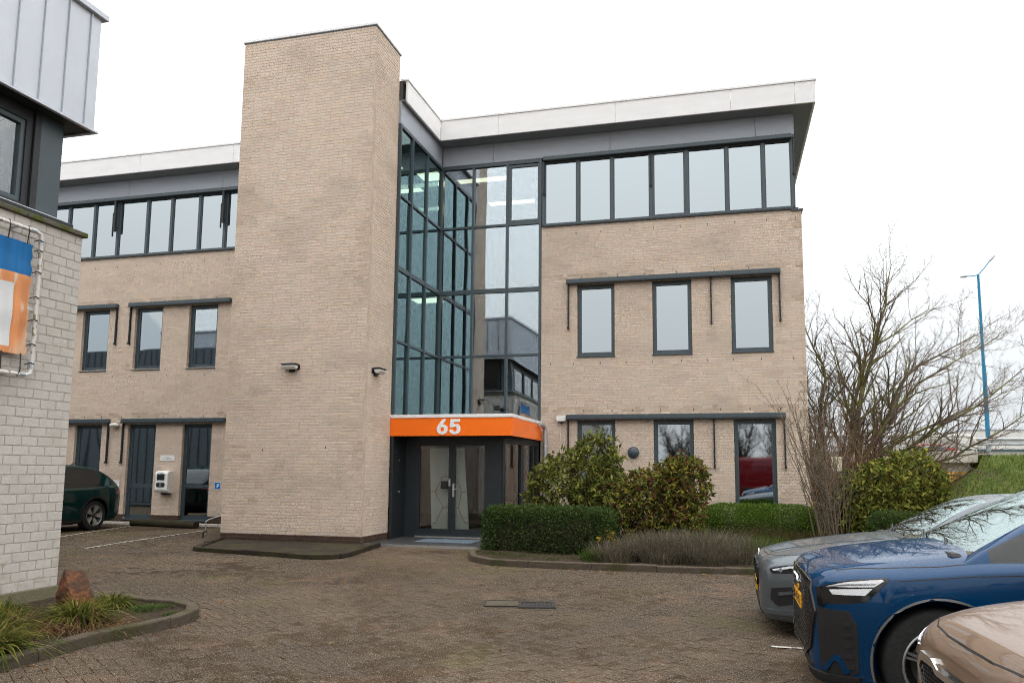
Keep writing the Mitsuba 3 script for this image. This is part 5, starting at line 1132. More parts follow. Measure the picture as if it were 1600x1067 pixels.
class Car:
    vshift = 0.0
    def __init__(s, cfg, name, label, group=None):
        s.c = cfg; s.t = thing(name, label, 'car', group); c = cfg
        s.pos, s.rot, s.gz = np.array(c['pos'], float), c['rot'], c['ground']
        s.W = c['width'] / 2; s.L = c['length']
        s.f = {k: smooth_curve(c[k], .10, .12) for k in ('plan', 'top', 'shoulder', 'waist', 'bottom')}
        s.body = s.make_body()
    def world(s, m):
        v = np.asarray(m.vertices) if not isinstance(m, tuple) else np.asarray(m[0]); f = m.faces if not isinstance(m, tuple) else m[1]
        ca, sa = math.cos(s.rot), math.sin(s.rot)
        w = np.column_stack([s.pos[0] + v[:, 0] * ca - v[:, 1] * sa, s.pos[1] + v[:, 0] * sa + v[:, 1] * ca, s.gz + v[:, 2]])
        return trimesh.Trimesh(w, f, process=False)
    def put(s, name, m, mt, parent=None, **k): return put(name, s.world(m), mt, parent or s.t, **k)
    def make_body(s):
        L = s.L; xs = np.unique(np.concatenate([[0, .012, .03, .055, .09, .13, .18, .24], np.linspace(.3, L - .3, 66), L - np.array([.24, .18, .13, .09, .055, .03, .012, 0])]))
        rows = []
        for x in xs:
            w, zt, zs, zw, zb = (float(s.f[k](x)) for k in ('plan', 'top', 'shoulder', 'waist', 'bottom')); w *= s.W
            sf = s.c.get('flat', .93)
            P = np.array([[0, zt], [.45 * w, zt - .006], [.76 * w, zt - .3 * (zt - zs)], [sf * w, zs], [(sf + 1.0) / 2 * w + .006, zs - .035], [w, zw], [.985 * w, zw - .45 * (zw - zb)], [.965 * w, zb + .06], [.90 * w, zb], [0, zb]])
            f = PchipInterpolator(VP, P, axis=0); h = f(VS)
            half = np.column_stack([np.full(len(h), x), -h[:, 0], h[:, 1]])
            other = half[-2:0:-1] * [1, -1, 1]
            rows.append(np.vstack([half, other]))
        m = loft(np.array(rows))
        M = manifold3d.Manifold(manifold3d.Mesh(np.asarray(m.vertices, np.float32), np.asarray(m.faces, np.uint32)))
        if M.volume() < 0: m.invert(); M = manifold3d.Manifold(manifold3d.Mesh(np.asarray(m.vertices, np.float32), np.asarray(m.faces, np.uint32)))
        R = s.c['arch']
        for x in (s.c['axle_f'], s.c['axle_r']):
            for sd in (-1, 1):
                cyl = manifold3d.Manifold.cylinder(.42, R, R, 64).rotate([90, 0, 0]).translate([x, sd * (s.W - .10) + .21, s.c['wheel'] + .01])
                M = M - cyl
        mm = M.to_mesh(); b = trimesh.Trimesh(mm.vert_properties[:, :3], mm.tri_verts, process=True)
        b.merge_vertices()
        return b
    def cast(s, O, D):
        loc, ri, _ = s.body.ray.intersects_location(O, np.broadcast_to(D, O.shape), multiple_hits=False)
        out = np.full(O.shape, np.nan); out[ri] = loc
        return out
    def patch(s, poly, view, off=.004, thick=.012, size=.035):
        """polygon drawn in the front (y, z), side (x, z), top (x, y) or corner (u, z) view, laid on the body as a thin raised piece"""
        ax = {'front': ([0, 1, 0], [0, 0, 1], [1, 0, 0]), 'side': ([1, 0, 0], [0, 0, 1], [0, 1, 0]), 'top': ([1, 0, 0], [0, 1, 0], [0, 0, -1]), 'rear': ([0, 1, 0], [0, 0, 1], [-1, 0, 0]),
              'corner': ([.7071, -.7071, 0], [0, 0, 1], [.7071, .7071, 0])}[view]
        U, V_, D = map(np.array, ax)
        if isinstance(poly, (list, tuple)): poly = Polygon(poly)
        if view in ('front', 'corner') and s.vshift: poly = shapely.affinity.translate(poly, 0, s.vshift)
        out = []
        for g in getattr(poly, 'geoms', [poly]):
            if g.is_empty: continue
            g = g.segmentize(size)
            v2, f2 = trimesh.creation.triangulate_polygon(g, engine='earcut')
            if g.area > size * size * 2:
                v3, f3 = trimesh.remesh.subdivide_to_size(np.column_stack([v2, v2[:, 0] * 0]), f2, size * 1.6); v2, f2 = v3[:, :2], f3
            m0 = trimesh.Trimesh(np.column_stack([v2, v2[:, 0] * 0]), f2, process=True); v2, f2 = np.asarray(m0.vertices)[:, :2], np.asarray(m0.faces)
            O = v2[:, :1] * U + v2[:, 1:] * V_ - D * 6
            hit = s.cast(O, D); bad = np.isnan(hit[:, 0])
            if bad.all(): continue
            if bad.any():
                from scipy.spatial import cKDTree
                dd, ii = cKDTree(v2[~bad]).query(v2[bad]); depth = (hit[~bad] @ D)[ii]
                hit[bad] = v2[bad, :1] * U + v2[bad, 1:] * V_ + D * depth[:, None]
            top = hit - D * off; low = hit + D * thick
            e = np.sort(m0.edges, axis=1); uq, cnt = np.unique(e, axis=0, return_counts=True); be = uq[cnt == 1]
            n = len(v2); F = [f2]
            F.append(np.column_stack([be[:, 0], be[:, 1], be[:, 1] + n])); F.append(np.column_stack([be[:, 0], be[:, 1] + n, be[:, 0] + n]))
            out.append(trimesh.Trimesh(np.vstack([top, low]), np.vstack(F), process=False))
        return trimesh.util.concatenate(out)
    def mirror(s, m):
        return trimesh.Trimesh(np.asarray(m.vertices) * [1, -1, 1], np.asarray(m.faces)[:, ::-1], process=False)
    def both(s, name, poly, view, mt, parent=None, **k):
        m = s.patch(poly, view, **{a: b for a, b in k.items() if a in ('off', 'thick', 'size')})
        a = s.put(name, m, mt, parent, smooth=50); s.put(name, s.mirror(m), mt, parent, smooth=50); return a
    def lay(s, name, poly, view, mt, parent=None, **k): return s.put(name, s.patch(poly, view, **k), mt, parent, smooth=50)
    def line(s, name, pts, view, w=.008, mt='plate_ink', both=True, off=.0015):
        g = LineString(pts).buffer(w / 2, cap_style=2)
        (s.both if both else s.lay)(name, g, view, mt, off=off, thick=.01, size=.05)
    # ---- standard pieces
    def shell(s):
        s.put('body', s.body, s.c['paint'], smooth=32)
        for x in (s.c['axle_f'], s.c['axle_r']):
            for sd in (-1, 1):
                R = s.c['arch'] + .004; a = np.linspace(-.25, np.pi + .25, 30); ys = (sd * (s.W - .012), sd * (s.W - .33))
                v = np.array([[x + R * math.cos(t), y, s.c['wheel'] + .01 + R * math.sin(t)] for y in ys for t in a]); n = len(a)
                s.put('arch_liner', trimesh.Trimesh(v, sum([[[k, k + 1, n + k + 1], [k, n + k + 1, n + k]] for k in range(n - 1)], []) , process=False), 'black_plastic')
    def cabin(s):
        c = s.c; L0, L1 = c['cowl'], c['tail']; roof = smooth_curve(c['roof'], .09); belt = s.f['shoulder']; Hm = max(float(roof(x)) - float(belt(x)) for x in np.linspace(L0, L1, 40))
        must = np.unique(np.concatenate([[L0, L1], c['ws'], c['rw'], np.ravel(c['side'])])); fill = np.linspace(L0, L1, 48)
        xs = np.sort(np.concatenate([must, [q for q in fill if np.abs(must - q).min() > .03]]))
        vs = np.array([0, .12, .24, .36, .46, .52, .57, .62, .68, .76, .84, .90, .95, 1.0]); fr = np.array([[0, 1.0], [.46, .965], [.57, .90], [.68, .78], [1.0, 0.0]])
        rows = []
        for x in xs:
            zb = float(belt(x)) - .03; z = float(roof(x)); H = max(z - zb, .002); wb = s.W * float(s.f['plan'](x)) * (c.get('flat', .93) - .012); wr = wb - (wb - c['roof_w'] * s.W) * min(1, H / Hm)
            if x > c['rw'][0]: wr = min(wr, wb)
            P = np.array([[0, z], [.52 * wr, z - .006 * (H / Hm)], [.84 * wr, zb + H * .955], [.96 * wr, zb + H * .90], [wr, zb + H * .80], [wb - (wb - wr) * .35, zb + H * .3], [wb, zb]])
            h = PchipInterpolator([0, .30, .50, .57, .63, .84, 1.0], P, axis=0)(vs)
            half = np.column_stack([np.full(len(h), x), -h[:, 0], h[:, 1]]); rows.append(np.vstack([half[::-1], half[1:] * [1, -1, 1]]))
        G = np.array(rows); n, m, _ = G.shape; V = G.reshape(-1, 3); va = np.concatenate([vs[::-1], vs[1:]])
        parts = {}
        for i in range(n - 1):
            xm = (xs[i] + xs[i + 1]) / 2
            for j in range(m - 1):
                vm = (va[j] + va[j + 1]) / 2; k = 'cab_frame'
                if c['ws'][0] < xm < c['ws'][1] and vm < .50: k = 'windscreen'
                elif c['rw'][0] < xm < c['rw'][1] and vm < .46: k = 'rear_window'
                elif .62 < vm < .95 and any(a < xm < b for a, b in c['side']): k = 'side_window' if j > m // 2 else 'side_window_l'
                elif .62 < vm and c['side'][0][0] < xm < c['side'][-1][1]: k = 'pillar'
                a = i * m + j; parts.setdefault(k, []).append([a, a + 1, a + m + 1, a + m])
        for k, q in parts.items():
            q = np.array(q); f = np.vstack([q[:, [0, 2, 1]], q[:, [0, 3, 2]]]); u, inv = np.unique(f, return_inverse=True); me = trimesh.Trimesh(V[u], inv.reshape(-1, 3), process=False)
            nm = {'side_window_l': 'side_window', 'cab_frame': 'roof'}.get(k, k)
            s.put(nm, me, 'car_glass' if k == 'windscreen' else 'privacy_glass' if 'window' in k else (c['paint'] if k == 'cab_frame' else 'trim_black'), smooth=40 if k != 'windscreen' else True)
        # inside: dashboard, seats, steering wheel
        wb = s.W * .78; zb = float(belt(c['ws'][1])) - .05; x0 = c['ws'][0]; d = c['ws'][1] - x0
        s.put('dashboard', cbox(x0 + .10, x0 + d * .72, -wb, wb, zb - .25, zb + .0, .05), 'seat_dark')
        a = np.linspace(0, 2 * np.pi, 25); sx = x0 + d * .80
        s.put('steering_wheel', tube([(sx + .06 * math.sin(t), -.36 + .18 * math.cos(t), zb + .02 + .17 * math.sin(t)) for t in a], .014, 6, cap=False), 'trim_black')
        for y in (-.38, .38):
            xx = x0 + d + .55
            st = s.put('seat', trimesh.util.concatenate([cbox(xx - .45, xx + .05, y - .24, y + .24, zb - .45, zb - .28, .05), cbox(xx, xx + .14, y - .24, y + .24, zb - .40, zb + .22, .05)]), 'seat_dark')
            s.put('headrest', cbox(xx + .06, xx + .15, y - .13, y + .13, zb + .24, zb + .42, .04), 'seat_dark', st)
        s.put('rear_bench', cbox(x0 + d + 1.35, x0 + d + 1.5, -.6, .6, zb - .4, zb + .25, .05), 'seat_dark')
        mx = c['ws'][1] - .12; mz = float(roof(c['ws'][1])) - .10
        s.put('inner_mirror', cbox(mx, mx + .03, -.11, .11, mz - .035, mz + .02, .01), 'trim_black')
    def wheel(s, x, sd, style, parent_name='wheel'):
        c = s.c; R, wd = c['wheel'], .235; y0 = sd * (s.W - .035); k = sd
        prof = [(R * .66, -.11), (R * .70, -.115), (R * .90, -.112), (R * .965, -.10), (R, -.075), (R, .075), (R * .965, .10), (R * .90, .112), (R * .70, .115), (R * .66, .11)]
        def tr(m):
            v = np.asarray(m.vertices); return trimesh.Trimesh(np.column_stack([x + v[:, 0], y0 - k * .11 + k * v[:, 1], R + v[:, 2]]), m.faces, process=False)
        w = s.put('wheel', tr(lathe([(p, h) for p, h in prof], 48, 'y')), 'tyre', smooth=40)
        r = R * .67
        s.put('rim', tr(lathe([(r + .002, .10), (r + .006, .112), (r - .006, .116), (r - .014, .108), (r - .02, .05), (r - .03, -.08)], 48, 'y')), 'rim_grey', w, smooth=40)
        s.put('brake', tr(lathe([(.02, .0), (r * .72, .0), (r * .72, -.03)], 32, 'y')), 'cast_iron', w)
        s.put('well_back', tr(lathe([(.001, -.08), (r - .03, -.08)], 32, 'y')), 'black_plastic', w)
        sp = MB(); n = style['n']
        for q in range(n):
            for dlt in style['split']:
                a = 2 * np.pi * q / n + style.get('phase', 0)
                p0 = np.array([math.cos(a + dlt * .25), 0, math.sin(a + dlt * .25)]) * .055; p1 = np.array([math.cos(a + dlt), 0, math.sin(a + dlt)]) * (r - .010)
                d = (p1 - p0) / np.linalg.norm(p1 - p0); t = np.cross(d, [0, 1, 0]); h0, h1 = style['w']
                v = np.array([p0 + t * h0, p0 - t * h0, p1 - t * h1, p1 + t * h1]); v = np.vstack([v + [0, .085, 0], v + [0, .045, 0]]); v[2:4, 1] += .022; v[6:8, 1] += .022
                sp.add(v, [[0, 1, 2], [0, 2, 3], [0, 4, 5], [0, 5, 1], [2, 6, 7], [2, 7, 3], [1, 5, 6], [1, 6, 2], [0, 3, 7], [0, 7, 4], [4, 6, 5], [4, 7, 6]])
        s.put('spoke', tr(sp.tm()), style.get('mat', 'rim_grey'), w)
        s.put('hub', tr(lathe([(.001, .098), (.03, .097), (.055, .088), (.06, .06)], 24, 'y')), 'rim_dark', w, smooth=40)
    def wheels(s, style):
        for x in (s.c['axle_f'], s.c['axle_r']):
            for sd in (-1, 1): s.wheel(x, sd, style)
    def mirrors(s, x, z, mt):
        for sd in (-1, 1):
            y = sd * (s.W + .06); v = trimesh.creation.icosphere(3, 1.0); p = np.asarray(v.vertices); p = np.sign(p) * np.abs(p) ** .75 * [.085, .115, .075] + [x, y, z]
            m = s.put('door_mirror', trimesh.Trimesh(p, v.faces, process=False), mt, smooth=True)
            s.put('mirror_foot', cbox(x - .02, x + .05, sd * (s.W - .12), sd * (s.W), z - .07, z - .03, .01), 'trim_black', m)
            s.put('mirror_glass', cbox(x + .078, x + .09, y - .085, y + .085, z - .05, z + .05, .01), 'chrome', m)
    def plate(s, z, x=None, w=.26, h=.055, bars=8):
        x = s.front_x(0, z) - .012 if x is None else x
        p = s.put('number_plate', cbox(x - .006, x + .006, -w, w, z - h, z + h, .003), 'plate_yellow')
        s.put('plate_holder', cbox(x + .004, x + .016, -w - .012, w + .012, z - h - .015, z + h + .012, .004), 'trim_black', p)
        m = MB()
        for k in range(bars):
            if k in (2, 5): m.box(x - .0075, x - .006, -w + .055 + .058 * k + .01, -w + .055 + .058 * k + .025, z - .006, z + .006)
            else:
                y = -w + .055 + .058 * k; m.box(x - .0075, x - .006, y, y + .010, z - .036, z + .036); m.box(x - .0076, x - .006, y + .010, y + .032, z + (.026 if k % 2 else -.036), z + (.036 if k % 2 else -.026)); m.box(x - .0076, x - .006, y + .024, y + .033, z - .034, z + .03)
        s.put('plate_characters', m.get(), 'plate_ink', p)
    def front_x(s, y, z):
        h = s.cast(np.array([[-3.0, y, z]]), np.array([1.0, 0, 0])); return float(h[0, 0])
    def arches(s, r0, r1, mt='trim_black', off=.012):
        for x in (s.c['axle_f'], s.c['axle_r']):
            a = np.linspace(-.30, np.pi + .30, 40); zc = s.c['wheel'] + .01
            ring = Polygon([(x + r1 * math.cos(t), zc + r1 * math.sin(t)) for t in a] + [(x + r0 * math.cos(t), zc + r0 * math.sin(t)) for t in a[::-1]])
            s.both('arch_trim', ring, 'side', mt, off=off, thick=.02, size=.05)
    def glassline(s): pass
def ring(cx, cz, r, w, n=28):
    a = np.linspace(0, 2 * np.pi, n, endpoint=False); return Polygon([(cx + r * math.cos(t), cz + r * math.sin(t)) for t in a], [[(cx + (r - w) * math.cos(t), cz + (r - w) * math.sin(t)) for t in a]])
def disc(cx, cz, r, n=28): return Polygon([(cx + r * math.cos(t), cz + r * math.sin(t)) for t in np.linspace(0, 2 * np.pi, n, endpoint=False)])
sym = lambda pts: pts + [(-a, b) for a, b in pts[::-1]]
PLAN_F = [(0, .56), (.012, .64), (.03, .70), (.06, .765), (.10, .82), (.18, .885), (.30, .945), (.50, .985), (.85, 1.0)]
def plan(L): return PLAN_F + [(L - .85, 1.0), (L - .5, .975), (L - .3, .93), (L - .18, .87), (L - .1, .82), (L - .05, .76), (L - .012, .66), (L, .60)]
GZ0 = -.12

# the blue one
cb = Car(dict(pos=(.545, 6.62), rot=0.0, ground=GZ0, width=1.865, length=4.59, paint='paint_blue', axle_f=.80, axle_r=3.57, wheel=.37, arch=.425, flat=.935, roof_w=.66,
    plan=plan(4.59), top=[(0, .885), (.03, .925), (.10, .965), (.25, 1.005), (.55, 1.055), (.85, 1.095), (1.1, 1.12), (1.6, 1.12), (3.9, 1.10), (4.3, 1.08), (4.5, 1.03), (4.59, .95)],
    shoulder=[(0, .80), (.06, .875), (.25, .93), (.6, .965), (1.2, 1.03), (1.7, 1.05), (3.9, 1.07), (4.4, 1.03), (4.59, .90)], waist=[(0, .62), (.3, .68), (.9, .74), (3.8, .76), (4.59, .68)],
    bottom=[(0, .30), (.04, .22), (.15, .17), (.5, .16), (4.1, .18), (4.45, .26), (4.59, .36)],
    cowl=.92, tail=4.42, ws=(.97, 1.86), rw=(3.95, 4.38), side=[(1.12, 2.42), (2.50, 3.42), (3.50, 4.0)], roof=[(.92, 1.02), (.97, 1.06), (1.2, 1.20), (1.52, 1.385), (1.86, 1.55), (2.15, 1.605), (2.7, 1.63), (3.3, 1.61), (3.8, 1.54), (4.1, 1.38), (4.42, 1.06)]),
    'blue_car', 'shiny metallic blue sport utility car with white daytime light strips in its headlight')
cb.shell(); cb.cabin(); cb.wheels(dict(n=5, split=(-.07, .07), w=(.010, .007), phase=.30))
gp = sym([(-.40, .895), (-.62, .865), (-.70, .66), (-.62, .40), (-.48, .33)])
cb.lay('grille', gp, 'front', 'trim_black', off=.004)
gpp = Polygon(gp).buffer(-.05)
for k in range(15): 
    z = .40 + .029 * k; b = gpp.intersection(sbox(-.7, z, .7, z + .010))
    if not b.is_empty: cb.lay('grille_bar', b, 'front', 'black_gloss', off=.010, thick=.004, size=.06)
cb.lay('grille_frame', Polygon(gp).difference(Polygon(gp).buffer(-.022)), 'front', 'black_gloss', off=.014)
for k in range(4): cb.lay('emblem_ring', ring(-.114 + .076 * k, .795, .052, .013), 'front', 'chrome', off=.030, thick=.02, size=.02)
cb.lay('lower_grille', sym([(-.50, .36), (-.62, .30), (-.60, .215), (-.3, .20)]), 'front', 'black_plastic', off=.006)
cb.plate(.665)
hl = Polygon([(.585, .845), (.76, .903), (.955, .934), (.985, .925), (.940, .855), (.875, .772), (.76, .746), (.625, .735)])
h1 = cb.both('headlight', hl, 'corner', 'black_gloss', off=.004)
for g, o in ((Polygon([(.62, .848), (.75, .890), (.945, .922), (.958, .912), (.915, .872), (.77, .858)]), .009), (Polygon([(.645, .830), (.77, .846), (.905, .860), (.868, .812), (.67, .800)]), .008)): cb.both('light_strip', g, 'corner', 'lamp_white', h1, off=o, thick=.004, size=.025)
cb.both('lens_bar', Polygon([(.635, .852), (.76, .878), (.925, .893), (.918, .884), (.76, .868), (.64, .845)]), 'corner', 'lamp_grey', h1, off=.011, thick=.004, size=.025)
cb.both('mask_panel', [(.53, .83), (.585, .845), (.625, .735), (.60, .71), (.545, .71)], 'corner', 'black_gloss', off=.005)
cb.both('air_curtain', [(.535, .70), (.775, .70), (.82, .61), (.81, .30), (.72, .25), (.56, .26), (.55, .40)], 'corner', 'trim_black', off=.005)
for k in range(5): cb.both('curtain_rib', Polygon([(.735, .62 - .07 * k), (.790, .625 - .07 * k), (.790, .60 - .07 * k), (.735, .597 - .07 * k)]), 'corner', 'rim_dark', off=.014, thick=.006, size=.03)
cb.both('bumper_blade', [(.575, .295), (.665, .40), (.70, .40), (.765, .30), (.73, .28), (.69, .36), (.665, .36), (.61, .285)], 'corner', 'paint_blue', off=.018, thick=.01)
cb.both('splitter', [(.42, .275), (.62, .265), (.82, .275), (.82, .215), (.6, .205), (.42, .21)], 'corner', 'trim_black', off=.035, thick=.03)
cb.arches(.425, .485, 'paint_blue', off=.010); cb.arches(.420, .442, 'rim_grey', off=.013)
cb.both('sill_trim', [(1.36, .17), (1.36, .31), (3.16, .31), (3.16, .17)], 'side', 'trim_black', off=.012)
cb.both('bumper_corner_trim', [(.30, .18), (.30, .245), (.46, .245), (.46, .18)], 'side', 'trim_black', off=.012)
cb.line('hood_gap', [(.13, -.52), (.20, -.70), (.45, -.79), (.8, -.835), (1.05, -.83), (1.12, -.80)], 'top', .009)
cb.line('hood_front_gap', [(.075, -.5), (.05, -.2), (.05, .2), (.075, .5)], 'top', .009, both=False)
cb.line('fender_gap', [(.46, .80), (.62, .68)], 'side', .007); cb.line('door_gap', [(1.50, .30), (1.50, .92), (1.53, 1.0)], 'side', .008); cb.line('door_gap', [(2.50, .30), (2.48, 1.0)], 'side', .008)
cb.line('crease_gap', [(.55, .915), (1.0, .965), (1.6, 1.0), (2.6, 1.0)], 'side', .006)
cb.both('door_handle', [(2.20, .90), (2.42, .905), (2.42, .875), (2.20, .87)], 'side', 'paint_blue', off=.03)
cb.mirrors(1.44, 1.13, 'paint_blue')
for y in (-.35, .30): cb.put('wiper', tube([(.96, y, 1.085), (1.04, y + .25, 1.125), (1.09, y + .5, 1.150)], .008, 5), 'trim_black')
cb.put('cowl_panel', cbox(.90, .99, -.74, .74, 1.01, 1.092, .02), 'trim_black')

# the silver grey one behind it
cs = Car(dict(pos=(.315, 9.05), rot=0.0, ground=-.105, width=1.80, length=4.53, paint='paint_silver', axle_f=.83, axle_r=3.50, wheel=.335, arch=.38, flat=.925, roof_w=.64,
    plan=plan(4.53), top=[(0, .70), (.03, .735), (.10, .775), (.3, .83), (.7, .90), (1.1, .955), (1.4, .985), (1.8, .985), (3.9, .98), (4.3, .97), (4.45, .95), (4.53, .86)],
    shoulder=[(0, .62), (.06, .68), (.25, .74), (.6, .80), (1.2, .88), (1.7, .91), (3.9, .95), (4.35, .93), (4.53, .80)], waist=[(0, .48), (.3, .55), (.9, .62), (3.8, .66), (4.53, .6)],
    bottom=[(0, .26), (.04, .19), (.15, .145), (.5, .14), (4.1, .16), (4.45, .24), (4.53, .34)],
    cowl=1.34, tail=4.30, ws=(1.40, 2.14), rw=(3.35, 4.2), side=[(1.60, 2.55), (2.63, 3.40), (3.45, 3.75)], roof=[(1.34, .91), (1.40, .955), (1.65, 1.12), (1.9, 1.27), (2.14, 1.375), (2.5, 1.415), (2.8, 1.42), (3.2, 1.385), (3.7, 1.23), (4.1, 1.04), (4.30, .955)]),
    'silver_car', 'low silver grey car with a black twin grille, farthest of the right hand cars')
cs.shell(); cs.cabin(); cs.wheels(dict(n=7, split=(0,), w=(.02, .014)))
for sd in (-1, 1):
    kp = Polygon([(sd * .02, .68), (sd * .30, .69), (sd * .385, .63), (sd * .385, .52), (sd * .30, .445), (sd * .06, .445)])
    k_ = cs.lay('grille', kp, 'front', 'black_gloss', off=.005); cs.lay('grille_frame', kp.difference(kp.buffer(-.018)), 'front', 'trim_black', k_, off=.018)
    for q in range(6): 
        b = kp.buffer(-.022).intersection(sbox(sd * (.06 + .055 * q) - .006, .4, sd * (.06 + .055 * q) + .006, .8))
        if not b.is_empty: cs.lay('grille_bar', b, 'front', 'trim_black', k_, off=.012)
cs.put('emblem', lathe([(.001, 0), (.040, -.004), (.041, -.012)], 24, 'x').apply_translation([.03, 0, .755]), 'chrome')
hl = Polygon([(0.570, .655), (0.730, .70), (0.970, .735), (1.010, .728), (0.970, .668), (0.850, .632), (0.610, .615)])
h1 = cs.both('headlight', hl, 'corner', 'black_gloss', off=.005)
cs.both('light_strip', [(0.610, .655), (0.770, .695), (0.970, .724), (0.980, .712), (0.790, .678), (0.630, .642)], 'corner', 'lamp_white', h1, off=.010, thick=.004, size=.025)
cs.both('light_eye', disc(.70, .655, .020), 'corner', 'lamp_grey', h1, off=.011, thick=.004, size=.02)
cs.lay('lower_grille', sym([(-.40, .40), (-.46, .30), (-.40, .235)]), 'front', 'black_plastic', off=.005)
cs.both('side_intake', [(0.600, .47), (0.800, .50), (0.840, .34), (0.660, .30), (0.580, .36)], 'corner', 'trim_black', off=.005)
cs.both('intake_fin', [(0.680, .44), (0.800, .46), (0.805, .43), (0.680, .405)], 'corner', 'paint_silver', off=.016)
cs.both('bumper_blade', [(0.530, .265), (0.860, .27), (0.880, .225), (0.530, .215)], 'corner', 'paint_silver', off=.022, thick=.02)
cs.lay('splitter', sym([(-.45, .215), (-.50, .165), (-.3, .16)]), 'front', 'trim_black', off=.02, thick=.02)
cs.plate(.435)
cs.line('hood_gap', [(.10, -.40), (.17, -.60), (.35, -.72), (.8, -.78), (1.3, -.78)], 'top', .009); cs.line('hood_front_gap', [(.10, -.4), (.075, 0), (.10, .4)], 'top', .008, both=False)
cs.line('hood_crease', [(.12, -.28), (1.2, -.48)], 'top', .006, mt='paint_silver', off=.006); cs.line('door_gap', [(1.50, .28), (1.50, .88)], 'side', .008); cs.line('door_gap', [(2.60, .28), (2.58, .9)], 'side', .008)
cs.both('sill_trim', [(1.30, .15), (1.30, .23), (3.05, .23), (3.05, .15)], 'side', 'trim_black', off=.008)
cs.mirrors(1.82, 1.0, 'trim_black'); cs.put('cowl_panel', cbox(1.33, 1.43, -.70, .70, .90, .978, .02), 'trim_black')
for y in (-.3, .3): cs.put('wiper', tube([(1.40, y, .975), (1.48, y + .25, 1.015), (1.53, y + .5, 1.04)], .008, 5), 'trim_black')

# the bronze one nearest the camera
cz = Car(dict(pos=(.885, 3.60), rot=math.radians(3), ground=GZ0, width=1.86, length=4.45, paint='paint_bronze', axle_f=.90, axle_r=3.60, wheel=.36, arch=.41, flat=.93, roof_w=.66,
    plan=plan(4.45), top=[(0, .85), (.03, .90), (.09, .95), (.2, .995), (.45, 1.045), (.85, 1.095), (1.2, 1.13), (1.6, 1.13), (3.9, 1.12), (4.3, 1.08), (4.45, .95)],
    shoulder=[(0, .77), (.06, .85), (.25, .91), (.6, .95), (1.2, 1.03), (1.7, 1.06), (3.9, 1.08), (4.3, 1.03), (4.45, .88)], waist=[(0, .58), (.3, .66), (.9, .72), (3.8, .76), (4.45, .68)],
    bottom=[(0, .30), (.04, .24), (.15, .20), (.5, .19), (4.1, .2), (4.3, .28), (4.45, .38)],
    cowl=1.18, tail=4.36, ws=(1.24, 1.98), rw=(4.0, 4.33), side=[(1.5, 2.42), (2.50, 3.42), (3.5, 4.0)], roof=[(1.18, 1.03), (1.24, 1.09), (1.6, 1.33), (1.98, 1.56), (2.3, 1.63), (2.7, 1.655), (3.4, 1.64), (3.9, 1.57), (4.2, 1.36), (4.36, 1.1)]),
    'bronze_car', 'glossy bronze car with a chrome edged black grille and round badge, nearest the camera')
cz.vshift = .055
cz.shell(); cz.cabin(); cz.wheels(dict(n=5, split=(-.1, .1), w=(.014, .010)))
gp = sym([(-.42, .755), (-.475, .70), (-.40, .56), (-.30, .50)])
cz.lay('grille', gp, 'front', 'black_gloss', off=.004)
P_ = Polygon(gp)
for k in range(13):
    z = .515 + .019 * k
    b = P_.buffer(-.03).intersection(sbox(-.5, z, .5, z + .005))
    if not b.is_empty: cz.lay('grille_mesh', b, 'front', 'trim_black', off=.010, thick=.004, size=.06)
for k in range(28):
    y = -.44 + .0325 * k; b = P_.buffer(-.03).intersection(Polygon([(y, .48), (y + .005, .48), (y + .065, .80), (y + .06, .80)]))
    if not b.is_empty: cz.lay('grille_mesh', b, 'front', 'trim_black', off=.009, thick=.004, size=.06)
cz.lay('grille_frame', P_.difference(P_.buffer(-.026)).difference(sbox(-.12, .74, .12, .9)), 'front', 'chrome', off=.018, thick=.02, size=.025)
cz.lay('grille_bar', sym([(-.40, .755), (-.26, .748), (-.20, .715), (-.10, .708)] + [(-.10, .728), (-.18, .735), (-.24, .772), (-.40, .775)][::-1][:0]) if False else Polygon([(-.40, .772), (-.25, .770), (-.17, .738), (.17, .738), (.25, .770), (.40, .772), (.40, .752), (.27, .748), (.19, .712), (-.19, .712), (-.27, .748), (-.40, .752)]), 'front', 'chrome', off=.022, thick=.02, size=.025)
bd = cz.lay('badge', disc(0, .638, .062), 'front', 'black_gloss', off=.028, thick=.03, size=.02); cz.lay('badge_ring', ring(0, .638, .066, .012), 'front', 'chrome', bd, off=.034, thick=.02, size=.02)
for y in (-.025, 0, .025): cz.lay('badge_mark', sbox(y - .006, .612, y + .006, .664), 'front', 'alu', bd, off=.032, thick=.004, size=.02)
hl = Polygon([(.42, .765), (.60, .835), (.86, .885), (.92, .875), (.86, .80), (.70, .755), (.46, .715)])
h1 = cz.both('headlight', hl, 'corner', 'black_gloss', off=.005); cz.both('light_strip', [(.50, .77), (.62, .812), (.82, .845), (.80, .815), (.62, .782), (.52, .748)], 'corner', 'lamp_white', h1, off=.011, thick=.004, size=.025)
cz.both('light_frame', hl.difference(hl.buffer(-.014)), 'corner', 'chrome', h1, off=.009, size=.025)
cz.vshift = 0.0
cz.lay('lower_grille', sym([(-.45, .42), (-.52, .34), (-.45, .29)]), 'front', 'black_plastic', off=.005)
cz.both('fog_trim', [(.55, .50), (.74, .52), (.76, .40), (.58, .36)], 'corner', 'trim_black', off=.006)
cz.plate(.40)
cz.line('hood_gap', [(.075, -.46), (.13, -.62), (.25, -.72), (.6, -.79), (1.25, -.81)], 'top', .007); cz.line('hood_front_gap', [(.075, -.46), (.055, -.25), (.05, 0), (.055, .25), (.075, .46)], 'top', .007, both=False)
cz.line('door_gap', [(1.50, .3), (1.52, 1.0)], 'side', .008); cz.line('door_gap', [(2.48, .3), (2.46, 1.0)], 'side', .008)
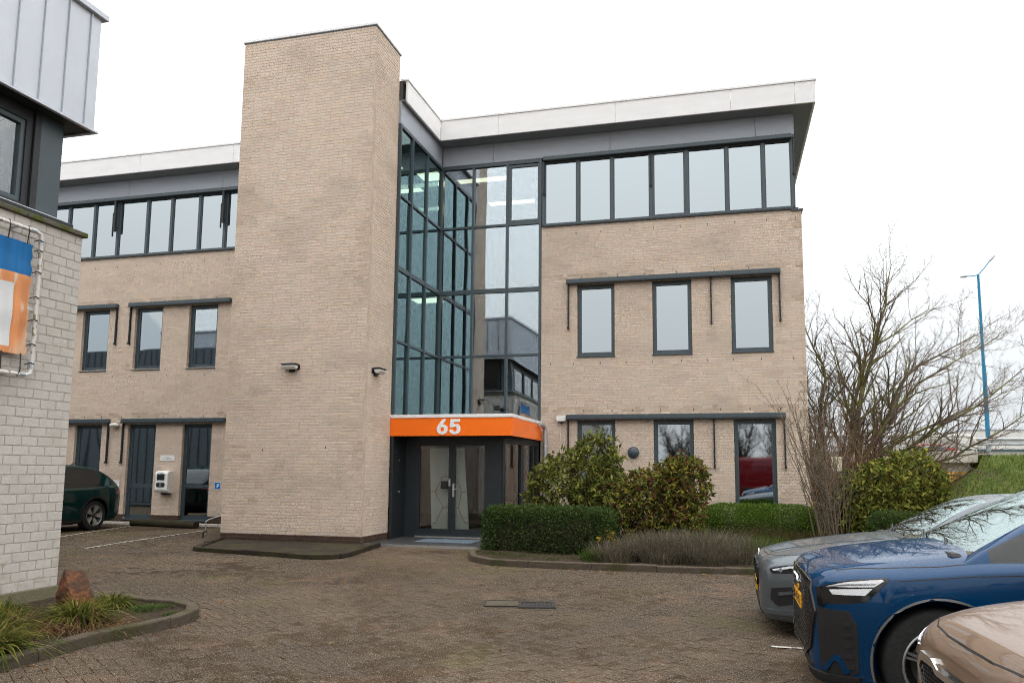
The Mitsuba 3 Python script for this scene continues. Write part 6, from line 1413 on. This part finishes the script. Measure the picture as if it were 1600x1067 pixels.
cz.arches(.41, .465); cz.both('sill_trim', [(1.36, .19), (1.36, .31), (3.15, .31), (3.15, .19)], 'side', 'trim_black', off=.010)
cz.mirrors(1.66, 1.16, 'paint_bronze'); cz.put('cowl_panel', cbox(1.14, 1.27, -.72, .72, 1.05, 1.122, .02), 'trim_black')

# the dark green one by the left wing: tail to the wall
cg = Car(dict(pos=(-15.75, 12.45), rot=math.radians(90), ground=-.01, width=1.84, length=4.53, paint='paint_green', glass='privacy_glass', axle_f=.87, axle_r=3.50, wheel=.36, arch=.41, flat=.93, roof_w=.64,
    plan=plan(4.53), top=[(0, .82), (.03, .87), (.1, .92), (.3, .98), (.8, 1.04), (1.2, 1.06), (1.6, 1.06), (3.9, 1.10), (4.3, 1.09), (4.45, 1.05), (4.53, .95)],
    shoulder=[(0, .74), (.06, .81), (.25, .88), (.6, .93), (1.2, .98), (1.7, 1.0), (3.3, 1.02), (3.9, 1.06), (4.35, 1.03), (4.53, .90)], waist=[(0, .58), (.3, .66), (.9, .72), (3.8, .80), (4.53, .74)],
    bottom=[(0, .30), (.04, .22), (.15, .18), (.5, .17), (4.1, .2), (4.4, .30), (4.53, .42)],
    cowl=1.18, tail=4.44, ws=(1.24, 2.05), rw=(3.85, 4.40), side=[(1.5, 2.42), (2.50, 3.28), (3.34, 3.75)], roof=[(1.18, .98), (1.24, 1.03), (1.6, 1.24), (2.05, 1.50), (2.4, 1.585), (2.8, 1.60), (3.4, 1.57), (3.8, 1.50), (4.1, 1.33), (4.44, 1.06)]),
    'green_car', 'dark green sport utility car backed up to the left wing behind the block building')
cg.shell(); cg.cabin(); cg.wheels(dict(n=5, split=(-.22, 0, .22), w=(.016, .022), mat='alu'))
cg.put('roof_fin', tube([(3.55, 0, 1.545), (3.62, 0, 1.60), (3.72, 0, 1.615)], [.03, .018, .008], 6), 'paint_green')
cg.arches(.41, .45); cg.both('sill_trim', [(1.30, .18), (1.30, .28), (3.08, .28), (3.08, .18)], 'side', 'trim_black', off=.010)
cg.both('tail_lamp', [(-.5, .98), (-.85, .96), (-.85, .88), (-.5, .90)], 'rear', 'lamp_red', off=.006); cg.lay('rear_bumper', sym([(-.75, .52), (-.8, .40), (-.6, .33)]), 'rear', 'trim_black', off=.006)
cg.line('door_gap', [(2.46, .3), (2.46, 1.0)], 'side', .008); cg.line('door_gap', [(3.34, .98), (3.25, .75), (3.0, .45)], 'side', .008); cg.mirrors(1.68, 1.08, 'paint_green')
cg.both('door_handle', [(2.2, .90), (2.38, .905), (2.38, .88), (2.2, .875)], 'side', 'paint_green', off=.03)

# red car up on the bridge, mostly behind railing and leaves
cr = Car(dict(pos=(7.6, 45.0), rot=0.0, ground=1.68, width=1.80, length=4.4, paint='paint_red', axle_f=.85, axle_r=3.45, wheel=.33, arch=.38, flat=.93, roof_w=.66,
    plan=plan(4.4), top=[(0, .65), (.1, .75), (.4, .82), (1.1, .90), (1.6, .92), (3.9, .94), (4.4, .8)], shoulder=[(0, .6), (.25, .70), (1.2, .84), (3.9, .90), (4.4, .75)], waist=[(0, .5), (.9, .6), (4.4, .6)],
    bottom=[(0, .28), (.1, .18), (4.2, .2), (4.4, .34)], cowl=1.05, tail=4.2, ws=(1.1, 1.9), rw=(3.6, 4.15), side=[(1.4, 2.3), (2.38, 3.4)], roof=[(1.05, .85), (1.1, .89), (1.9, 1.33), (2.4, 1.42), (3.2, 1.40), (3.7, 1.25), (4.2, .93)]),
    'red_car', 'small bright red car on the raised bridge road half hidden by leaves')
cr.shell(); cr.cabin(); cr.wheels(dict(n=5, split=(0,), w=(.03, .02)))

# maroon delivery van behind the camera: seen mirrored in the rightmost window
vt = thing('delivery_van', 'tall maroon delivery van mirrored in the rightmost ground floor window', 'van')
VX, VY, VZ = .45, -7.6, -.12
def vp(m): return trimesh.Trimesh(np.asarray(m.vertices) + [VX, VY, VZ], m.faces, process=False)
secs = []
for x, w, z0, z1 in ((0, .84, .45, 2.30), (.03, .93, .40, 2.42), (.10, .98, .35, 2.50), (4.2, 1.0, .35, 2.55), (4.6, 1.0, .35, 2.48), (5.2, .98, .35, 1.62), (5.75, .94, .36, 1.15), (5.95, .80, .42, .95)):
    zz = np.array([z0, z0, z0 + .1, (z0 + z1) / 2, z1 - .25, z1 - .06, z1]); yy_ = np.array([0, .92, .99, 1.0, .96, .86, .0]) * w
    h = np.column_stack([np.full(7, x), -yy_, zz]); secs.append(np.vstack([h, h[-2:0:-1] * [1, -1, 1]]))
put('body', vp(loft(np.array(secs))), 'paint_maroon', vt, smooth=35)
for z in (1.30, 1.95): put('side_groove', vp(box(.25, 4.1, 1.003, 1.012, z, z + .035)), 'paint_maroon', vt)
for x in (.35, 1.55, 2.75, 4.05): put('panel_seam', vp(box(x, x + .012, .995, 1.006, .5, 2.2)), 'plate_ink', vt)
put('rub_strip', vp(cbox(.2, 5.4, .99, 1.03, .72, .84, .01)), 'trim_black', vt)
put('windscreen', vp(box(4.95, 4.98, -.8, .8, 1.7, 2.1)), 'screen_black', vt); put('side_window', vp(box(4.25, 4.75, .985, .992, 1.55, 2.1)), 'screen_black', vt)
for x in (1.0, 4.9):
    for y in (-.88, .88): put('wheel', vp(lathe([(.001, -.1), (.22, -.1), (.34, -.09), (.35, 0), (.34, .09), (.22, .1), (.001, .1)], 24, 'y').apply_translation([x, y, .35])), 'tyre', vt, smooth=40)
# ---------------------------------------------------------------- small things on the walls and in the yard
def flood(name, label, pos, axis):
    t = thing(name, label, 'wall lamp'); x, y, z = pos
    def tr(m):
        v = np.asarray(m.vertices)          # u along the wall, w out of the wall, z up
        if axis == 'y': P = np.column_stack([x + v[:, 0], y - v[:, 1], z + v[:, 2]])
        else: P = np.column_stack([x + v[:, 1], y + v[:, 0], z + v[:, 2]])
        return trimesh.Trimesh(P, m.faces, process=False)
    pr = Polygon([(0, -.05), (0, .055), (.17, .07), (.205, .045), (.02, .02), (.02, -.05)])
    m = extrude(pr, .34); v = np.asarray(m.vertices); put('housing', tr(trimesh.Trimesh(np.column_stack([v[:, 2] - .17, v[:, 0], v[:, 1]]), m.faces, process=False)), 'anthracite_dark', t)
    a = np.linspace(np.pi * .02, np.pi * .98, 12); sec = np.array([(.10 - .095 * math.cos(q), .028 - .085 * math.sin(q)) for q in a])
    rows = [np.column_stack([np.full(12, u), .03 + (sec[:, 0] - .005) * .88 * s + .09 * (1 - s), .03 + (sec[:, 1] - .03) * s]) for u, s in ((-.160, .55), (-.15, .9), (-.12, 1), (.12, 1), (.15, .9), (.160, .55))]
    g = loft(np.array(rows)); put('diffuser', tr(g), 'off_white', t, smooth=40); put('bracket', tr(box(-.06, .06, .0005, .03, -.10, -.05)), 'black_plastic', t)
flood('wall_lamp', 'white bellied wall floodlight on the broad front of the brick tower', (-8.73, YT0, 3.62), 'y')
flood('wall_lamp', 'wall floodlight on the narrow right side of the brick tower', (XT1, 14.88, 3.55), 'x')
w3 = thing('wall_lamp', 'small rounded white wall lamp between the left wing sunscreens', 'wall lamp')
put('housing', cbox(-16.72, -16.56, YW - .10, YW, 2.71, 2.76, .01), 'anthracite_dark', w3); v = trimesh.creation.icosphere(3, 1.0); put('diffuser', trimesh.Trimesh(np.asarray(v.vertices) * [.15, .09, .06] + [-16.64, YW - .09, 2.70], v.faces, process=False), 'off_white', w3, smooth=True)

ch = thing('charging_station', 'white wall mounted car charger with black screen and two round sockets', 'charging station')
xs_ = -14.86; prof = Polygon([(0, .86), (.10, .83), (.20, .86), (.24, .92), (.24, 1.36), (.21, 1.42), (.03, 1.44), (0, 1.42)]).buffer(-.012).buffer(.012)
m = extrude(prof, .40); v = np.asarray(m.vertices); put('body', trimesh.Trimesh(np.column_stack([xs_ - .20 + v[:, 2], YW - v[:, 0], v[:, 1]]), m.faces[:, ::-1], process=False), 'white_plastic', ch)
put('screen', cbox(xs_ - .14, xs_ + .10, YW - .246, YW - .238, 1.18, 1.35, .003), 'screen_black', ch)
put('socket_panel', trimesh.Trimesh(*(lambda q: (np.column_stack([xs_ - .02 + q.vertices[:, 0], YW - .248 + q.vertices[:, 2], 1.06 + q.vertices[:, 1]]), q.faces))(extrude(Polygon([(-.06, 0), (.06, 0)]).buffer(.01) if False else LineString([(-.075, 0), (.075, 0)]).buffer(.068), .010)), process=False), 'lamp_grey', ch)
for dx in (-.075, .075): put('socket', tube([(xs_ - .02 + dx, YW - .236, 1.06), (xs_ - .02 + dx, YW - .256, 1.06)], .05, 20), 'trim_black', ch)
put('logo_strip', box(xs_ - .12, xs_ + .06, YW - .2435, YW - .2395, 1.375, 1.390), 'lamp_grey', ch)
put('cable_bracket', cbox(xs_ - .10, xs_ + .12, YW - .12, YW - .001, .79, .86, .01), 'black_plastic', ch)

s1 = thing('wall_sign', 'small white name plate on the brick above the charger', 'sign')
put('plate', cbox(-15.13, -14.66, YW - .012, YW - .002, 1.71, 1.86, .003), 'white_plastic', s1); put('text_line', trimesh.util.concatenate([box(-15.02, -14.80, YW - .0135, YW - .0121, 1.79, 1.80), box(-15.06, -14.74, YW - .0135, YW - .0121, 1.755, 1.765)]), 'lamp_grey', s1)
s2 = thing('wall_sign', 'small white plate on the brick behind the tail of the green car', 'sign')
put('plate', cbox(-16.80, -16.42, YW - .012, YW - .002, .98, 1.16, .003), 'white_plastic', s2); put('text_line', box(-16.72, -16.5, YW - .0135, YW - .0121, 1.06, 1.07), 'lamp_grey', s2)
mat('sign_blue', (.008, .16, .50), .4, .4)
s3 = thing('parking_sign', 'small square blue parking sign with a white P on the brick beside the tower', 'sign')
put('plate', cbox(-13.36, -13.16, YW - .012, YW - .002, .95, 1.15, .003), 'white_plastic', s3); put('blue_field', box(-13.345, -13.175, YW - .0135, YW - .0121, .965, 1.135), 'sign_blue', s3)
tp = meshkit.text_mesh('P', .10, .002, bold=True); v = np.asarray(tp.vertices); put('letter', trimesh.Trimesh(np.column_stack([-13.29 + v[:, 0], YW - .0136 - v[:, 2], 1.00 + v[:, 1]]), tp.faces, process=False), 'lettering_white', s3)

ab = thing('alarm_bell', 'round grey alarm bell on the brick between the first two ground floor windows', 'alarm')
v = trimesh.creation.icosphere(3, 1.0); put('dome', trimesh.Trimesh(np.asarray(v.vertices) * [.13, .07, .13] + [-2.08, YW - .055, 1.96], v.faces, process=False), 'anthracite', ab, smooth=True); put('base', tube([(-2.08, YW - .001, 1.96), (-2.08, YW - .05, 1.96)], .135, 24), 'anthracite', ab)
jb = thing('junction_box', 'small white box at the left end of the ground floor sunscreen', 'box')
put('case', cbox(-3.92, -3.69, YW - .10, YW - .001, 2.70, 2.83, .01), 'white_plastic', jb); put('cable', tube([(-3.84, YW - .012, 2.70), (-3.84, YW - .012, .3)], .009, 6), 'off_white', jb); put('sensor', cbox(-3.84, -3.76, YW - .12, YW - .03, 2.65, 2.70, .01), 'black_plastic', jb)
dp = thing('drain_pipe', 'pale grey rain pipe between the canopy and the right wing brickwork', 'pipe')
put('pipe', tube([(-4.25, 18.0, 2.62), (-4.21, 18.2, 2.60), (-4.20, YW - .075, 2.50), (-4.20, YW - .075, .05)], .05, 14), 'galvanised', dp, smooth=50)
for z in (2.1, 1.0): put('clamp', tube([(-4.20, YW - .075, z - .02), (-4.20, YW - .075, z + .02)], .058, 14), 'alu', dp)
cm = thing('security_camera', 'small dark security camera on an arm low at the atrium glass above the canopy', 'camera')
put('arm', tube([(-5.23, YW - .02, 3.02), (-5.23, YW - .22, 3.02), (-5.30, YW - .25, 3.02)], .014, 8), 'black_plastic', cm); put('body', cbox(-5.45, -5.29, YW - .30, YW - .20, 2.97, 3.07, .02), 'black_plastic', cm); put('hood', cbox(-5.47, -5.28, YW - .305, YW - .195, 3.072, 3.085, .004), 'anthracite', cm)
ws_ = thing('wheel_stop', 'long dark mossy concrete wheel stop along the foot of the left wing', 'kerb')
v = tube([(-15.2, 17.62, .075), (-14.2, 17.45, .08), (-12.95, 17.22, .08)], [.10, .11, .10], 10); put('beam', v, 'slab_dark', ws_, smooth=50)
pk = thing('pale_kerb', 'pale kerb strip along the foot of the left wing', 'kerb')
kerb_run(pk, [(-17.6, 17.95), (-10.4, 17.98)], .12, .06, stone=1.0, mat_='concrete')
hp = thing('cable_hoop', 'thin bent grey metal hoop standing by the left corner of the tower', 'hoop')
put('rod', tube([(-11.55, 15.7, -.02), (-11.55, 15.7, .30), (-11.52, 15.75, .34), (-11.15, 16.2, .52)], .014, 8), 'galvanised', hp); put('foot', tube([(-11.1, 15.0, 0), (-11.1, 15.02, .12), (-11.08, 15.1, .14)], .018, 8), 'black_plastic', hp)
ns = thing('nest_box', 'small pale yellow plate among the bare stems right of the office corner', 'sign')
put('plate', cbox(2.12, 2.32, 17.2, 17.23, 1.55, 1.85, .004), mat('pale_yellow', (.62, .58, .42), .6, .3), ns); put('post', tube([(2.22, 17.24, 0), (2.22, 17.24, 1.7)], .012, 6), 'bark_dark', ns)
rp = thing('dried_flower', 'rust red dried flower head at the right end of the low green hedge', 'flower')
r8 = np.random.default_rng(8); d = norm(r8.normal(0, 1, (160, 3))); v, f_, c = leaves(np.array([1.98, 16.45, .80]) + d * .09, d, .06, .03, r8, palette([((.28, .07, .03), 3), ((.20, .05, .03), 2)]))
put('head', (v, f_), 'leaf', rp, color=c); put('stem', tube([(1.98, 16.5, .05), (1.98, 16.45, .78)], .006, 5), 'bark_dark', rp)
# fallen leaves
r9 = np.random.default_rng(19); n_ = 90; fx = np.concatenate([r9.uniform(-6.4, -5.2, 26), r9.uniform(-4, .5, 40), r9.uniform(-9, -1, 24)]); fy = np.concatenate([r9.uniform(4.8, 7.6, 26), r9.uniform(11.9, 12.25, 40), r9.uniform(6, 12, 24)])
P = np.column_stack([fx, fy, gz(fy) + .012]); D = np.column_stack([r9.normal(0, 1, n_), r9.normal(0, 1, n_), r9.normal(0, .12, n_)])
v, f_, c = leaves(P, D, .06, .028, r9, palette([((.24, .10, .03), 3), ((.16, .09, .04), 3), ((.30, .18, .06), 1)]), fold=.08, droop=.05)
put('fallen_leaves', (v, f_), 'leaf', color=c); tag('fallen_leaves', 'scattered brown fallen leaves along the kerbs', 'leaves', kind='stuff')
